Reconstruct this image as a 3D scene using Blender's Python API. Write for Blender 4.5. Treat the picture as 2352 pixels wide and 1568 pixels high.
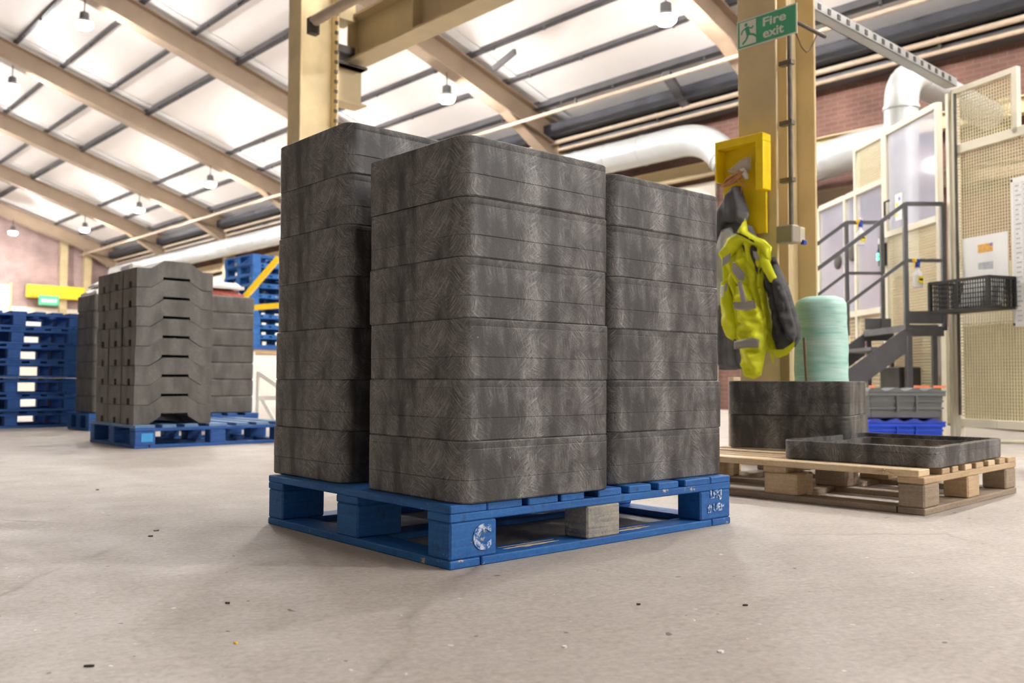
import bpy, bmesh, math, random
from mathutils import Vector, Matrix
random.seed(7)
sc = bpy.context.scene
for o in list(bpy.data.objects):
    bpy.data.objects.remove(o)
C = sc.collection
PI = math.pi

# ------------------------------------------------------------------ camera
F_PX, PITCH, ROLL, CAM_H = 2092.7, 0.0431, 0.0035, 0.4804
cam = bpy.data.cameras.new('camera')
cam.sensor_width = 36.0
cam.lens = F_PX / 2352 * 36.0
cam.clip_start, cam.clip_end = 0.05, 200
cam.dof.use_dof = True
cam.dof.focus_distance = 2.5
cam.dof.aperture_fstop = 4.0
cam_o = bpy.data.objects.new('camera', cam)
C.objects.link(cam_o)
cam_o.matrix_world = (Matrix.Translation((0, 0, CAM_H)) @ Matrix.Rotation(PI / 2 + PITCH, 4, 'X')
                      @ Matrix.Rotation(ROLL, 4, 'Z'))
sc.camera = cam_o

# ------------------------------------------------------------------ world, exposure
w = bpy.data.worlds.new('world'); sc.world = w; w.use_nodes = True
w.node_tree.nodes['Background'].inputs[0].default_value = (0.75, 0.82, 0.9, 1)
w.node_tree.nodes['Background'].inputs[1].default_value = 0.6
vs = sc.view_settings
vs.view_transform = 'Standard'; vs.look = 'None'; vs.gamma = 1.0; vs.use_curve_mapping = False
vs.exposure = 0.62
LAMP_STRENGTH = 640.0
try:
    sc.cycles.use_denoising = True
    sc.cycles.max_bounces = 4
    sc.cycles.diffuse_bounces = 3
    sc.cycles.use_adaptive_sampling = True
    sc.cycles.adaptive_threshold = 0.2
    sc.cycles.adaptive_min_samples = 10
    sc.cycles.transparent_max_bounces = 12
    sc.cycles.sample_clamp_indirect = 6.0
except Exception:
    pass

# ------------------------------------------------------------------ frames of reference
YAW_B = 0.742                                   # building axes
Lv = Vector((-math.sin(YAW_B), math.cos(YAW_B), 0))   # along the hall, away
Tv = Vector((math.cos(YAW_B), math.sin(YAW_B), 0))    # across the hall, to the eaves wall
C1 = Vector((1.60, 5.44, 0))                    # right hand column
BAY = 5.0
WALL_Q, GABLE_L = 8.45, 36.2
RIDGE_Q, BACK_L = -6.5, -26.0
def roofz(q):                                   # underside of the rafters
    return 7.857 - 0.3226 * (q if q > RIDGE_Q else 2 * RIDGE_Q - q)
def B(q, l, z=0): return C1 + Tv * q + Lv * l + Vector((0, 0, z))
_c, _s = math.cos(-ROLL), math.sin(-ROLL)
def ray(x, y):
    a, b = (x - 1176) / F_PX, (y - 784) / F_PX
    a, b = a * _c - b * _s, a * _s + b * _c
    return Vector((a, math.cos(PITCH) + b * math.sin(PITCH), math.sin(PITCH) - b * math.cos(PITCH)))
CAM = Vector((0, 0, CAM_H))
def at_Y(x, y, Y): d = ray(x, y); return CAM + d * (Y / d.y)
def at_q(x, y, q): d = ray(x, y); return CAM + d * ((q + C1.dot(Tv)) / d.dot(Tv))
def at_l(x, y, l): d = ray(x, y); return CAM + d * ((l + C1.dot(Lv)) / d.dot(Lv))
def at_z(x, y, z): d = ray(x, y); return CAM + d * ((z - CAM_H) / d.z)

# ------------------------------------------------------------------ materials
MATS = {}
class NT:
    def __init__(s, name):
        m = bpy.data.materials.new(name); m.use_nodes = True
        s.m, s.t = m, m.node_tree
        s.b = s.t.nodes['Principled BSDF']
    def n(s, kind, **kw):
        nd = s.t.nodes.new(kind)
        for k, v in kw.items():
            if k in nd.inputs.keys(): nd.inputs[k].default_value = v
            else: setattr(nd, k, v)
        return nd
    def l(s, a, b): s.t.links.new(a, b)
    def noise(s, vec, scale, detail=4, rough=.55, dist=0):
        nd = s.n('ShaderNodeTexNoise'); nd.inputs['Scale'].default_value = scale
        nd.inputs['Detail'].default_value = detail; nd.inputs['Roughness'].default_value = rough
        nd.inputs['Distortion'].default_value = dist
        if vec is not None: s.l(vec, nd.inputs['Vector'])
        return nd.outputs['Fac']
    def ramp(s, fac, stops):
        nd = s.n('ShaderNodeValToRGB'); e = nd.color_ramp.elements
        while len(e) < len(stops): e.new(0.5)
        for i, (p, c) in enumerate(stops):
            e[i].position = p; e[i].color = (c[0], c[1], c[2], 1) if not isinstance(c, (int, float)) else (c, c, c, 1)
        s.l(fac, nd.inputs[0]); return nd.outputs[0]
    def mix(s, fac, a, b, mode='MIX'):
        nd = s.n('ShaderNodeMix', data_type='RGBA', blend_type=mode)
        for i, v in ((0, fac), (6, a), (7, b)):
            if hasattr(v, 'is_linked') or hasattr(v, 'links'): s.l(v, nd.inputs[i])
            elif isinstance(v, (int, float)): nd.inputs[i].default_value = v
            else: nd.inputs[i].default_value = (v[0], v[1], v[2], 1)
        return nd.outputs[2]
    def math(s, op, a, b=0.0):
        nd = s.n('ShaderNodeMath', operation=op)
        for i, v in ((0, a), (1, b)):
            if hasattr(v, 'links'): s.l(v, nd.inputs[i])
            else: nd.inputs[i].default_value = v
        return nd.outputs[0]
    def vmul(s, vec, v):
        nd = s.n('ShaderNodeVectorMath', operation='MULTIPLY'); s.l(vec, nd.inputs[0]); nd.inputs[1].default_value = v
        return nd.outputs[0]
    def vadd(s, a, b):
        nd = s.n('ShaderNodeVectorMath', operation='ADD'); s.l(a, nd.inputs[0]); s.l(b, nd.inputs[1]); return nd.outputs[0]
    def obj(s, rnd=0.0):
        c = s.n('ShaderNodeTexCoord').outputs['Object']
        if rnd:
            i = s.n('ShaderNodeObjectInfo').outputs['Random']
            cm = s.n('ShaderNodeCombineXYZ')
            s.l(s.math('MULTIPLY', i, rnd), cm.inputs[0]); s.l(s.math('MULTIPLY', i, rnd * 1.7), cm.inputs[1]); s.l(s.math('MULTIPLY', i, rnd * .6), cm.inputs[2])
            c = s.vadd(c, cm.outputs[0])
        return c
    def bump(s, h, strength=.3, dist=.01):
        nd = s.n('ShaderNodeBump'); nd.inputs['Strength'].default_value = strength; nd.inputs['Distance'].default_value = dist
        s.l(h, nd.inputs['Height']); s.l(nd.outputs[0], s.b.inputs['Normal'])
    def col(s, v):
        if hasattr(v, 'links'): s.l(v, s.b.inputs['Base Color'])
        else: s.b.inputs['Base Color'].default_value = (v[0], v[1], v[2], 1)
    def rough(s, v):
        if hasattr(v, 'links'): s.l(v, s.b.inputs['Roughness'])
        else: s.b.inputs['Roughness'].default_value = v

def simple(name, c, rough=.5, metal=0, var=.12, scale=8, bump=0, spec=.5):
    t = NT(name); v = t.obj(3.0)
    n = t.noise(v, scale, 5)
    lo = [x * (1 - var) for x in c]; hi = [min(1, x * (1 + var)) for x in c]
    t.col(t.ramp(n, [(.3, lo), (.7, hi)])); t.rough(rough); t.b.inputs['Metallic'].default_value = metal
    t.b.inputs['Specular IOR Level'].default_value = spec
    if bump: t.bump(t.noise(v, scale * 6, 4), bump, .004)
    MATS[name] = t.m; return t.m

def emis(name, c, strength):
    t = NT(name); t.col(c); t.b.inputs['Emission Color'].default_value = (c[0], c[1], c[2], 1)
    t.b.inputs['Emission Strength'].default_value = strength; MATS[name] = t.m

# moulded recycled plastic of the frames
def plastic(name, lo, mid, hi, rnd, contrast=.62):
    t = NT(name); v = t.obj(rnd)
    sx = t.n('ShaderNodeSeparateXYZ'); t.l(v, sx.inputs[0])
    per = t.math('SUBTRACT', sx.outputs[0], sx.outputs[1])         # runs round the outside of the frame
    cm = t.n('ShaderNodeCombineXYZ'); t.l(per, cm.inputs[0]); t.l(sx.outputs[2], cm.inputs[1])
    t.l(t.math('MULTIPLY', t.math('ADD', sx.outputs[0], sx.outputs[1]), .3), cm.inputs[2])
    p2 = cm.outputs[0]
    wn = t.n('ShaderNodeTexNoise'); t.l(p2, wn.inputs['Vector']); wn.inputs['Scale'].default_value = 9; wn.inputs['Detail'].default_value = 1
    p3 = t.vadd(p2, t.vmul(wn.outputs['Color'], (.05, .05, 0)))
    mk = t.n('ShaderNodeTexNoise'); t.l(p2, mk.inputs['Vector']); mk.inputs['Scale'].default_value = 11; mk.inputs['Detail'].default_value = 3
    ch = t.n('ShaderNodeSeparateColor'); t.l(mk.outputs['Color'], ch.inputs[0])
    tot = None
    for i, ang in enumerate((.55, -.7, 1.35)):                     # brushed fibres in three directions
        mp_ = t.n('ShaderNodeMapping'); t.l(p3, mp_.inputs[0]); mp_.inputs['Rotation'].default_value = (0, 0, ang)
        st = t.ramp(t.noise(t.vmul(mp_.outputs[0], (26, 250, 15)), 1.0, 5, .62, .25), [(.46, 0.0), (.70, 1.0)])
        st = t.math('MULTIPLY', st, t.ramp(ch.outputs[i], [(.40, 0.0), (.60, 1.0)]))
        tot = st if tot is None else t.math('MAXIMUM', tot, st)
    cmb = t.n('ShaderNodeCombineXYZ'); t.l(per, cmb.inputs[0]); t.l(t.math('MULTIPLY', sx.outputs[2], .3), cmb.inputs[1])
    patch = t.noise(cmb.outputs[0], 9.5, 3, .5, .2)                # broad dull and scuffed bands
    fine = t.noise(v, 230, 3, .6)
    pm = t.ramp(patch, [(.40, 0.0), (.58, 1.0)])
    base = t.mix(pm, lo, mid)
    cloud = t.ramp(t.noise(p3, 16, 4, .6, .6), [(.46, 0.0), (.70, .75)])   # scuffed pale clouds
    base = t.mix(t.math('MULTIPLY', cloud, pm), base, [x * .5 for x in hi])
    col = t.mix(t.math('MULTIPLY', tot, t.math('ADD', t.math('MULTIPLY', pm, contrast), .10)), base, hi)
    col = t.mix(.5, col, t.ramp(fine, [(.3, .25), (.7, .75)]), 'OVERLAY')
    sp = t.ramp(t.noise(v, 85, 1, .5), [(.80, 0.0), (.83, 1.0)])
    col = t.mix(t.math('MULTIPLY', sp, .55), col, (.5, .48, .46))
    t.col(col)
    t.rough(t.ramp(patch, [(.3, .54), (.7, .42)]))
    t.b.inputs['Specular IOR Level'].default_value = .6
    t.bump(t.math('ADD', tot, t.math('MULTIPLY', fine, .6)), .12, .0015)
    MATS[name] = t.m
plastic('frame_plastic', (.030, .029, .029), (.074, .072, .072), (.36, .352, .348), .05, .80)
plastic('arch_plastic', (.072, .066, .060), (.108, .100, .092), (.21, .20, .185), 1.2, .5)

def rim():                                                          # smooth upper frame edges, their bright sheen put into a paler colour
    t = NT('rim_sheen'); v = t.obj(); n = t.noise(v, 40, 4)
    t.col(t.ramp(n, [(.3, (.10, .098, .097)), (.7, (.16, .157, .155))])); t.rough(.16)
    t.b.inputs['Specular IOR Level'].default_value = .6; MATS['rim_sheen'] = t.m
rim()
# painted and bare timber
def timber(name, base, dark, light, wear=None, wear_amt=.62, grain=1.0, rough=.6):
    t = NT(name); v = t.obj(9.0)
    g = t.noise(t.vmul(v, (38, 38, 38)), 1.0, 4, .6)
    gl = t.noise(t.vmul(v, (90, 4, 90)), 1.0, 5, .6, 1.2)
    gl2 = t.noise(t.vmul(v, (4, 90, 90)), 1.0, 5, .6, 1.2)
    b = t.noise(v, 3.5, 4)
    n = t.math('MULTIPLY', t.math('ADD', gl, gl2), .5)
    col = t.ramp(n, [(.36, dark), (.5, base), (.66, light)])
    col = t.mix(.35, col, t.ramp(b, [(.3, dark), (.7, light)]))
    if wear:
        wm = t.ramp(t.math('ADD', t.math('MULTIPLY', t.noise(v, 9, 6, .7), .75), t.math('MULTIPLY', n, .25)), [(wear_amt, 0.0), (wear_amt + .025, 1.0)])
        col = t.mix(wm, col, wear)
        dk = t.ramp(t.noise(v, 14, 5, .65), [(.62, 0.0), (.72, .7)])
        col = t.mix(dk, col, (.02, .04, .07))
    t.col(col); t.rough(rough)
    t.bump(t.math('ADD', n, t.math('MULTIPLY', g, .4)), .35, .003)
    MATS[name] = t.m
timber('blue_timber', (.010, .115, .39), (.004, .060, .25), (.022, .18, .50), (.50, .42, .30), .615)
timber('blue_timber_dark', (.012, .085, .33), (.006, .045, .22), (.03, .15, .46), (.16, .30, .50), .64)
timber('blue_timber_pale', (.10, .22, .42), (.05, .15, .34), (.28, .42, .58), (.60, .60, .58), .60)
timber('bare_timber', (.54, .385, .225), (.36, .245, .135), (.68, .53, .34), None)
timber('bare_timber_pale', (.78, .60, .37), (.60, .43, .24), (.86, .72, .50), None)
timber('old_timber', (.33, .255, .18), (.20, .15, .105), (.45, .37, .28), None)
timber('chipboard', (.30, .285, .255), (.12, .14, .17), (.50, .45, .36), (.55, .47, .34), .55)

# concrete floor
def floor_mat():
    t = NT('concrete'); v = t.obj()
    big = t.noise(v, .55, 5, .6); mid = t.noise(v, 4.5, 6, .65); fine = t.noise(v, 60, 4, .7)
    rot = t.n('ShaderNodeMapping'); t.l(v, rot.inputs[0]); rot.inputs['Rotation'].default_value = (0, 0, .5)
    scr = t.noise(t.vmul(rot.outputs[0], (3, 60, 1)), 1.6, 5, .7, .8)
    col = t.ramp(big, [(.3, (.400, .350, .305)), (.7, (.490, .440, .392))])
    col = t.mix(.5, col, t.ramp(mid, [(.3, (.33, .285, .245)), (.7, (.56, .51, .46))]))
    col = t.mix(.38, col, t.ramp(fine, [(.35, (.26, .22, .18)), (.65, (.60, .56, .51))]))
    col = t.mix(.12, col, t.ramp(scr, [(.35, (.24, .20, .165)), (.6, (.56, .52, .48))]))
    dirt = t.ramp(t.noise(v, 1.7, 8, .75), [(.60, 0.0), (.78, .40)])
    col = t.mix(dirt, col, (.21, .17, .13))
    sp = t.ramp(t.noise(v, 38, 1, .5, .3), [(.775, 0.0), (.79, 1.0)])
    col = t.mix(t.math('MULTIPLY', sp, .6), col, (.86, .84, .80))
    spd = t.ramp(t.noise(t.vadd(v, t.vmul(v, (.1, .1, 0))), 27, 1, .5, .3), [(.775, 0.0), (.79, 1.0)])
    col = t.mix(t.math('MULTIPLY', spd, .7), col, (.07, .055, .045))
    yl = t.ramp(t.noise(v, 1.3, 6, .8), [(.71, 0.0), (.74, .25)])
    col = t.mix(yl, col, (.55, .52, .22))
    # hairline cracks in long gentle curves
    vo = t.n('ShaderNodeTexVoronoi', feature='DISTANCE_TO_EDGE'); vo.inputs['Scale'].default_value = .30
    wv = t.n('ShaderNodeTexNoise'); t.l(v, wv.inputs['Vector']); wv.inputs['Scale'].default_value = 1.4; wv.inputs['Detail'].default_value = 5
    t.l(t.vadd(v, t.vmul(wv.outputs['Color'], (.35, .35, 0))), vo.inputs['Vector'])
    cr = t.ramp(vo.outputs['Distance'], [(.0, 1.0), (.0022, 0.0)])
    crm = t.math('MULTIPLY', cr, t.ramp(t.noise(v, 1.1, 3), [(.45, 0.0), (.6, .65)]))
    col = t.mix(crm, col, (.17, .135, .105))
    t.col(col); t.rough(t.ramp(mid, [(.3, .72), (.7, .5)]))
    t.b.inputs['Specular IOR Level'].default_value = .35
    h = t.math('ADD', t.math('MULTIPLY', mid, .6), t.math('MULTIPLY', fine, .35))
    t.bump(t.math('SUBTRACT', h, t.math('MULTIPLY', crm, .6)), .35, .006)
    MATS['concrete'] = t.m
floor_mat()
def brick_mat(name, c1, c2, mortar):
    t = NT(name); v = t.obj()
    sx = t.n('ShaderNodeSeparateXYZ'); t.l(v, sx.inputs[0])
    cm = t.n('ShaderNodeCombineXYZ'); t.l(t.math('ADD', sx.outputs[0], sx.outputs[1]), cm.inputs[0]); t.l(sx.outputs[2], cm.inputs[1])
    b = t.n('ShaderNodeTexBrick'); t.l(cm.outputs[0], b.inputs['Vector'])
    b.inputs['Scale'].default_value = 1.0; b.inputs['Brick Width'].default_value = .225; b.inputs['Row Height'].default_value = .075
    b.inputs['Mortar Size'].default_value = .008; b.inputs['Bias'].default_value = -.1
    b.inputs['Color1'].default_value = (*c1, 1); b.inputs['Color2'].default_value = (*c2, 1); b.inputs['Mortar'].default_value = (*mortar, 1)
    n = t.noise(v, 1.2, 5)
    t.col(t.mix(.5, b.outputs['Color'], t.ramp(n, [(.3, [x * .6 for x in c1]), (.7, [min(1, x * 1.5) for x in c2])])))
    t.rough(.85); t.bump(t.math('SUBTRACT', 1.0, b.outputs['Fac']), .4, .01); MATS[name] = t.m
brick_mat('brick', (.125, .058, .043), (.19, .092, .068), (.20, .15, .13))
brick_mat('brick_hazy', (.30, .20, .19), (.36, .25, .23), (.36, .30, .29))  # paler and pinker than the near brick: haze put into the colour

simple('ceiling_white', (.78, .735, .71), .6, var=.03, scale=.6)
simple('ceiling_edge', (.86, .86, .86), .5, var=.02)
simple('rafter_brown', (.31, .225, .155), .55, var=.10, scale=2)
simple('purlin_grey', (.10, .095, .10), .5, var=.2, scale=3)
simple('eave_navy', (.035, .036, .045), .6, var=.3, scale=2)
simple('cream_steel', (.54, .43, .245), .5, var=.10, scale=2.5, bump=.05)
simple('column_steel', (.73, .585, .33), .5, var=.16, scale=2.2, bump=.05)
simple('dark_steel', (.065, .055, .045), .6, var=.3, scale=10)
simple('pipe_tan', (.47, .37, .27), .5, var=.1)
simple('duct_silver', (.44, .45, .44), .42, metal=.3, var=.06, scale=3)
simple('cream_panel', (.66, .60, .47), .6, var=.06, scale=1)
simple('wall_cream', (.72, .66, .57), .8, var=.05, scale=1)
simple('machine_frame', (.72, .67, .53), .5, var=.05, scale=3)
simple('wire_cream', (.62, .55, .34), .5, var=.08, scale=3)
simple('machine_body', (.26, .225, .125), .5, var=.25, scale=2.2)
simple('machine_dark', (.05, .045, .035), .6, var=.4, scale=5)
simple('stair_grey', (.105, .105, .115), .5, var=.15, scale=6, spec=.5)
simple('rail_grey', (.10, .10, .11), .38, var=.15, scale=8)
simple('yellow_paint', (.97, .68, .005), .42, var=.07, scale=12)
simple('yellow_steel', (.95, .62, .02), .4, var=.05)
simple('hivis', (.84, .88, .02), .62, var=.06, scale=12, bump=.25)
simple('reflective', (.40, .385, .36), .35, var=.08)
simple('lining_dark', (.062, .062, .066), .75, var=.35, scale=14, bump=.4)
simple('coat_grey', (.125, .125, .14), .8, var=.3, scale=9, bump=.4)
simple('coat_pale', (.50, .50, .50), .8, var=.15, scale=9, bump=.3)
simple('black_zip', (.03, .03, .028), .6)
simple('white_plastic', (.86, .86, .84), .4, var=.03)
simple('paper', (.88, .88, .87), .7, var=.02)
simple('ink_grey', (.50, .51, .54), .7, var=.15, scale=30)
simple('print_orange', (.75, .42, .10), .6, var=.35, scale=60)
simple('print_violet', (.25, .18, .42), .6, var=.3, scale=60)
simple('label_yellow', (.93, .72, .02), .5)
simple('trigger_blue', (.015, .06, .38), .4)
simple('trigger_yellow', (.93, .55, .01), .4)
simple('crate_grey', (.15, .16, .165), .5, var=.1, scale=6)
simple('crate_blue', (.008, .075, .68), .42, var=.08, scale=6)
simple('crate_lid_blue', (.03, .06, .46), .42, var=.1, scale=6)
simple('orange_clip', (.95, .26, .10), .45)
simple('black_plastic', (.018, .018, .017), .5, var=.3)
simple('sign_green', (.085, .45, .25), .5, var=.05)
simple('sign_white', (.84, .84, .74), .55, var=.03)
simple('twine', (.72, .36, .17), .8, var=.2)
simple('conduit_grey', (.155, .13, .10), .5, var=.25, scale=20)
simple('socket_grey', (.34, .30, .24), .5, var=.1)
simple('socket_pale', (.56, .50, .38), .5)
simple('brown_stick', (.17, .105, .06), .7, var=.2)
simple('red_bag', (.62, .17, .13), .5, var=.2, scale=20)
simple('hose_cream', (.62, .62, .46), .5)
simple('hose_yellow', (.82, .80, .22), .5)
def stencil():
    t = NT('white_stencil'); v = t.obj()
    n = t.noise(v, 55, 5, .7)
    t.col(t.ramp(n, [(.46, (.02, .13, .42)), (.53, (.50, .60, .74)), (.7, (.74, .80, .88))])); t.rough(.8); MATS['white_stencil'] = t.m
stencil()
simple('chip_dark', (.045, .035, .03), .8, var=.4, scale=60)
simple('chip_yellow', (.80, .55, .03), .7)
simple('sticker_blue', (.05, .36, .78), .5)
emis('lamp_glow', (.995, .975, .96), LAMP_STRENGTH)
emis('led_green', (.04, .9, .25), 6.0)
emis('bright_doorway', (1.0, .97, .92), 3.0)
def glass_mat(name, c, alpha, rough=.06):
    t = NT(name); v = t.obj()
    n = t.noise(t.vmul(v, (1, 1, .4)), 2.2, 4)
    t.col(t.ramp(n, [(.3, [x * .85 for x in c]), (.7, c)])); t.rough(rough)
    t.b.inputs['Alpha'].default_value = alpha; MATS[name] = t.m
glass_mat('acrylic', (.66, .67, .80), .40)
glass_mat('clear_film', (.85, .82, .76), .5, .25)
def teal_mat():
    t = NT('teal_wrap'); v = t.obj()
    n = t.noise(t.vmul(v, (1.2, 1.2, 7)), 3.2, 5, .6, .5); f = t.noise(t.vmul(v, (2, 2, 40)), 3, 3)
    c = t.ramp(n, [(.34, (.24, .60, .51)), (.54, (.50, .77, .70)), (.72, (.68, .86, .80))])
    t.col(t.mix(.3, c, t.ramp(f, [(.3, (.25, .6, .5)), (.7, (.68, .86, .8))]))); t.rough(.42)
    t.bump(f, .4, .006); MATS['teal_wrap'] = t.m
teal_mat()

# ------------------------------------------------------------------ mesh helpers
class MB:
    def __init__(s): s.v, s.f, s.m = [], [], []
    def add(s, vs_, fs_, mi=0):
        k = len(s.v); s.v += [tuple(x) for x in vs_]
        for f in fs_: s.f.append(tuple(i + k for i in f)); s.m.append(mi)
        return s
    def box(s, x0, x1, y0, y1, z0, z1, mi=0):
        return s.add([(x0, y0, z0), (x1, y0, z0), (x1, y1, z0), (x0, y1, z0), (x0, y0, z1), (x1, y0, z1), (x1, y1, z1), (x0, y1, z1)],
                     [(3, 2, 1, 0), (4, 5, 6, 7), (0, 1, 5, 4), (1, 2, 6, 5), (2, 3, 7, 6), (3, 0, 4, 7)], mi)
    def prism(s, poly, d0, d1, axes='xz', mi=0):
        """poly in two axes, extruded from d0 to d1 on the third"""
        n = len(poly); vv = []
        for d in (d0, d1):
            for a, b in poly:
                vv.append({'xz': (a, d, b), 'xy': (a, b, d), 'yz': (d, a, b)}[axes])
        fs_ = [tuple(range(n)), tuple(range(2 * n - 1, n - 1, -1))] + [((i + 1) % n, i, n + i, n + (i + 1) % n) for i in range(n)]
        return s.add(vv, fs_, mi)
    def bar(s, p0, p1, wx, wz, mi=0, up=(0, 0, 1)):
        p0, p1, up = Vector(p0), Vector(p1), Vector(up)
        d = (p1 - p0).normalized()
        if abs(d.dot(up)) > .99: up = Vector((0, 1, 0))
        r = d.cross(up).normalized(); u = r.cross(d)
        vv = [p + r * a * wx / 2 + u * b * wz / 2 for p in (p0, p1) for a, b in ((-1, -1), (1, -1), (1, 1), (-1, 1))]
        return s.add(vv, [(0, 1, 2, 3), (7, 6, 5, 4), (1, 0, 4, 5), (2, 1, 5, 6), (3, 2, 6, 7), (0, 3, 7, 4)], mi)
    def ibeam(s, p0, p1, depth, width, tf=.018, tw=.012, up=(0, 0, 1)):
        """I section, p0-p1 at the middle of the bottom flange"""
        p0, p1 = Vector(p0), Vector(p1); d = (p1 - p0).normalized(); up = Vector(up)
        r = d.cross(up).normalized(); u = r.cross(d).normalized(); w2, t2 = width / 2, tw / 2
        pr = [(-w2, 0), (w2, 0), (w2, tf), (t2, tf), (t2, depth - tf), (w2, depth - tf), (w2, depth), (-w2, depth), (-w2, depth - tf), (-t2, depth - tf), (-t2, tf), (-w2, tf)]
        n = len(pr); vv = [p + r * a + u * b for p in (p0, p1) for a, b in pr]
        return s.add(vv, [tuple(range(n)), tuple(range(2 * n - 1, n - 1, -1))] + [((i + 1) % n, i, n + i, n + (i + 1) % n) for i in range(n)])
    def tube(s, pts, r, n=10, cap=True, mi=0):
        pts = [Vector(p) for p in pts]; rs = r if isinstance(r, (list, tuple)) else [r] * len(pts)
        k0 = len(s.v); ref = None
        for i, p in enumerate(pts):
            d = (pts[min(i + 1, len(pts) - 1)] - pts[max(i - 1, 0)]).normalized()
            if ref is None: ref = Vector((0, 0, 1)) if abs(d.z) < .9 else Vector((1, 0, 0))
            a = (ref - d * ref.dot(d)).normalized(); ref = a; b = d.cross(a)
            for j in range(n):
                t = 2 * PI * j / n; s.v.append(tuple(p + (a * math.cos(t) + b * math.sin(t)) * rs[i]))
        for i in range(len(pts) - 1):
            for j in range(n):
                q = (j + 1) % n
                s.f.append((k0 + i * n + j, k0 + i * n + q, k0 + (i + 1) * n + q, k0 + (i + 1) * n + j)); s.m.append(mi)
        if cap:
            s.f.append(tuple(k0 + j for j in reversed(range(n)))); s.m.append(mi)
            s.f.append(tuple(k0 + (len(pts) - 1) * n + j for j in range(n))); s.m.append(mi)
        return s
    def lathe(s, prof, n=20, c=(0, 0), wob=None, mi=0):
        k0 = len(s.v)
        for i, (r, z) in enumerate(prof):
            for j in range(n):
                t = 2 * PI * j / n; rr = r * (1 + (wob(t, z) if wob else 0))
                s.v.append((c[0] + rr * math.cos(t), c[1] + rr * math.sin(t), z))
        for i in range(len(prof) - 1):
            for j in range(n):
                q = (j + 1) % n; s.f.append((k0 + i * n + j, k0 + i * n + q, k0 + (i + 1) * n + q, k0 + (i + 1) * n + j)); s.m.append(mi)
        s.f.append(tuple(k0 + j for j in reversed(range(n)))); s.m.append(mi)
        s.f.append(tuple(k0 + (len(prof) - 1) * n + j for j in range(n))); s.m.append(mi)
        return s
    def mesh(s, name, mats, smooth=False):
        me = bpy.data.meshes.new(name); me.from_pydata(s.v, [], s.f)
        for m in (mats if isinstance(mats, (list, tuple)) else [mats]): me.materials.append(MATS[m])
        for i, p in enumerate(me.polygons): p.material_index = s.m[i]; p.use_smooth = bool(smooth)
        me.update()
        if smooth and smooth != True:
            try: me.set_sharp_from_angle(angle=smooth)
            except Exception: pass
        return me
    def build(s, name, mats, parent=None, smooth=False, loc=None, rotz=0, bevel=0):
        me = s.mesh(name, mats, smooth)
        bm = bmesh.new(); bm.from_mesh(me)
        bmesh.ops.recalc_face_normals(bm, faces=bm.faces)
        if bevel: bmesh.ops.bevel(bm, geom=list(bm.edges), offset=bevel, segments=1, affect='EDGES', clamp_overlap=True)
        bm.to_mesh(me); bm.free()
        return link(name, me, parent, loc, rotz)
def link(name, me, parent=None, loc=None, rotz=0):
    o = bpy.data.objects.new(name, me); C.objects.link(o)
    if parent is not None: o.parent = parent
    if loc is not None: o.location = loc
    if rotz: o.rotation_euler.z = rotz
    return o
def empty(name, loc=(0, 0, 0), rotz=0, parent=None):
    o = bpy.data.objects.new(name, None); C.objects.link(o); o.location = loc; o.rotation_euler.z = rotz
    o.empty_display_size = .05
    if parent is not None: o.parent = parent
    return o
def tag(o, label, cat, group=None):
    o['label'] = label; o['category'] = cat
    if group: o['group'] = group
    return o
def struct(o): o['kind'] = 'structure'; return o
_bx = {}
def board(name, x0, x1, y0, y1, z0, z1, mat, parent, b=.003, rot=None):
    """one piece of timber: a chamfered box whose mesh is shared by pieces of the same size"""
    key = (round(x1 - x0, 4), round(y1 - y0, 4), round(z1 - z0, 4), mat, b)
    if key not in _bx:
        m = MB().box(-key[0] / 2, key[0] / 2, -key[1] / 2, key[1] / 2, -key[2] / 2, key[2] / 2)
        me = m.mesh(name, mat); bm = bmesh.new(); bm.from_mesh(me)
        if b: bmesh.ops.bevel(bm, geom=list(bm.edges), offset=b, segments=1, affect='EDGES')
        bmesh.ops.recalc_face_normals(bm, faces=bm.faces); bm.to_mesh(me); bm.free(); _bx[key] = me
    o = link(name, _bx[key], parent, ((x0 + x1) / 2, (y0 + y1) / 2, (z0 + z1) / 2))
    if rot: o.rotation_euler = rot
    return o
def copy_tree(o, parent=None):
    c = o.copy(); C.objects.link(c); c.parent = parent
    for ch in o.children: copy_tree(ch, c)
    return c
def inside(p, poly):
    x, y = p; r = False
    for i in range(len(poly)):
        (x1, y1), (x2, y2) = poly[i], poly[i - 1]
        if (y1 > y) != (y2 > y) and x < (x2 - x1) * (y - y1) / (y2 - y1) + x1: r = not r
    return r
def nearest(p, poly):
    best = (1e9, p)
    for i in range(len(poly)):
        a, b = Vector(poly[i - 1]), Vector(poly[i]); pv = Vector(p); ab = b - a
        t = max(0, min(1, (pv - a).dot(ab) / max(ab.length_squared, 1e-12))); q = a + ab * t
        d = (pv - q).length
        if d < best[0]: best = (d, (q.x, q.y))
    return best
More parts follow.
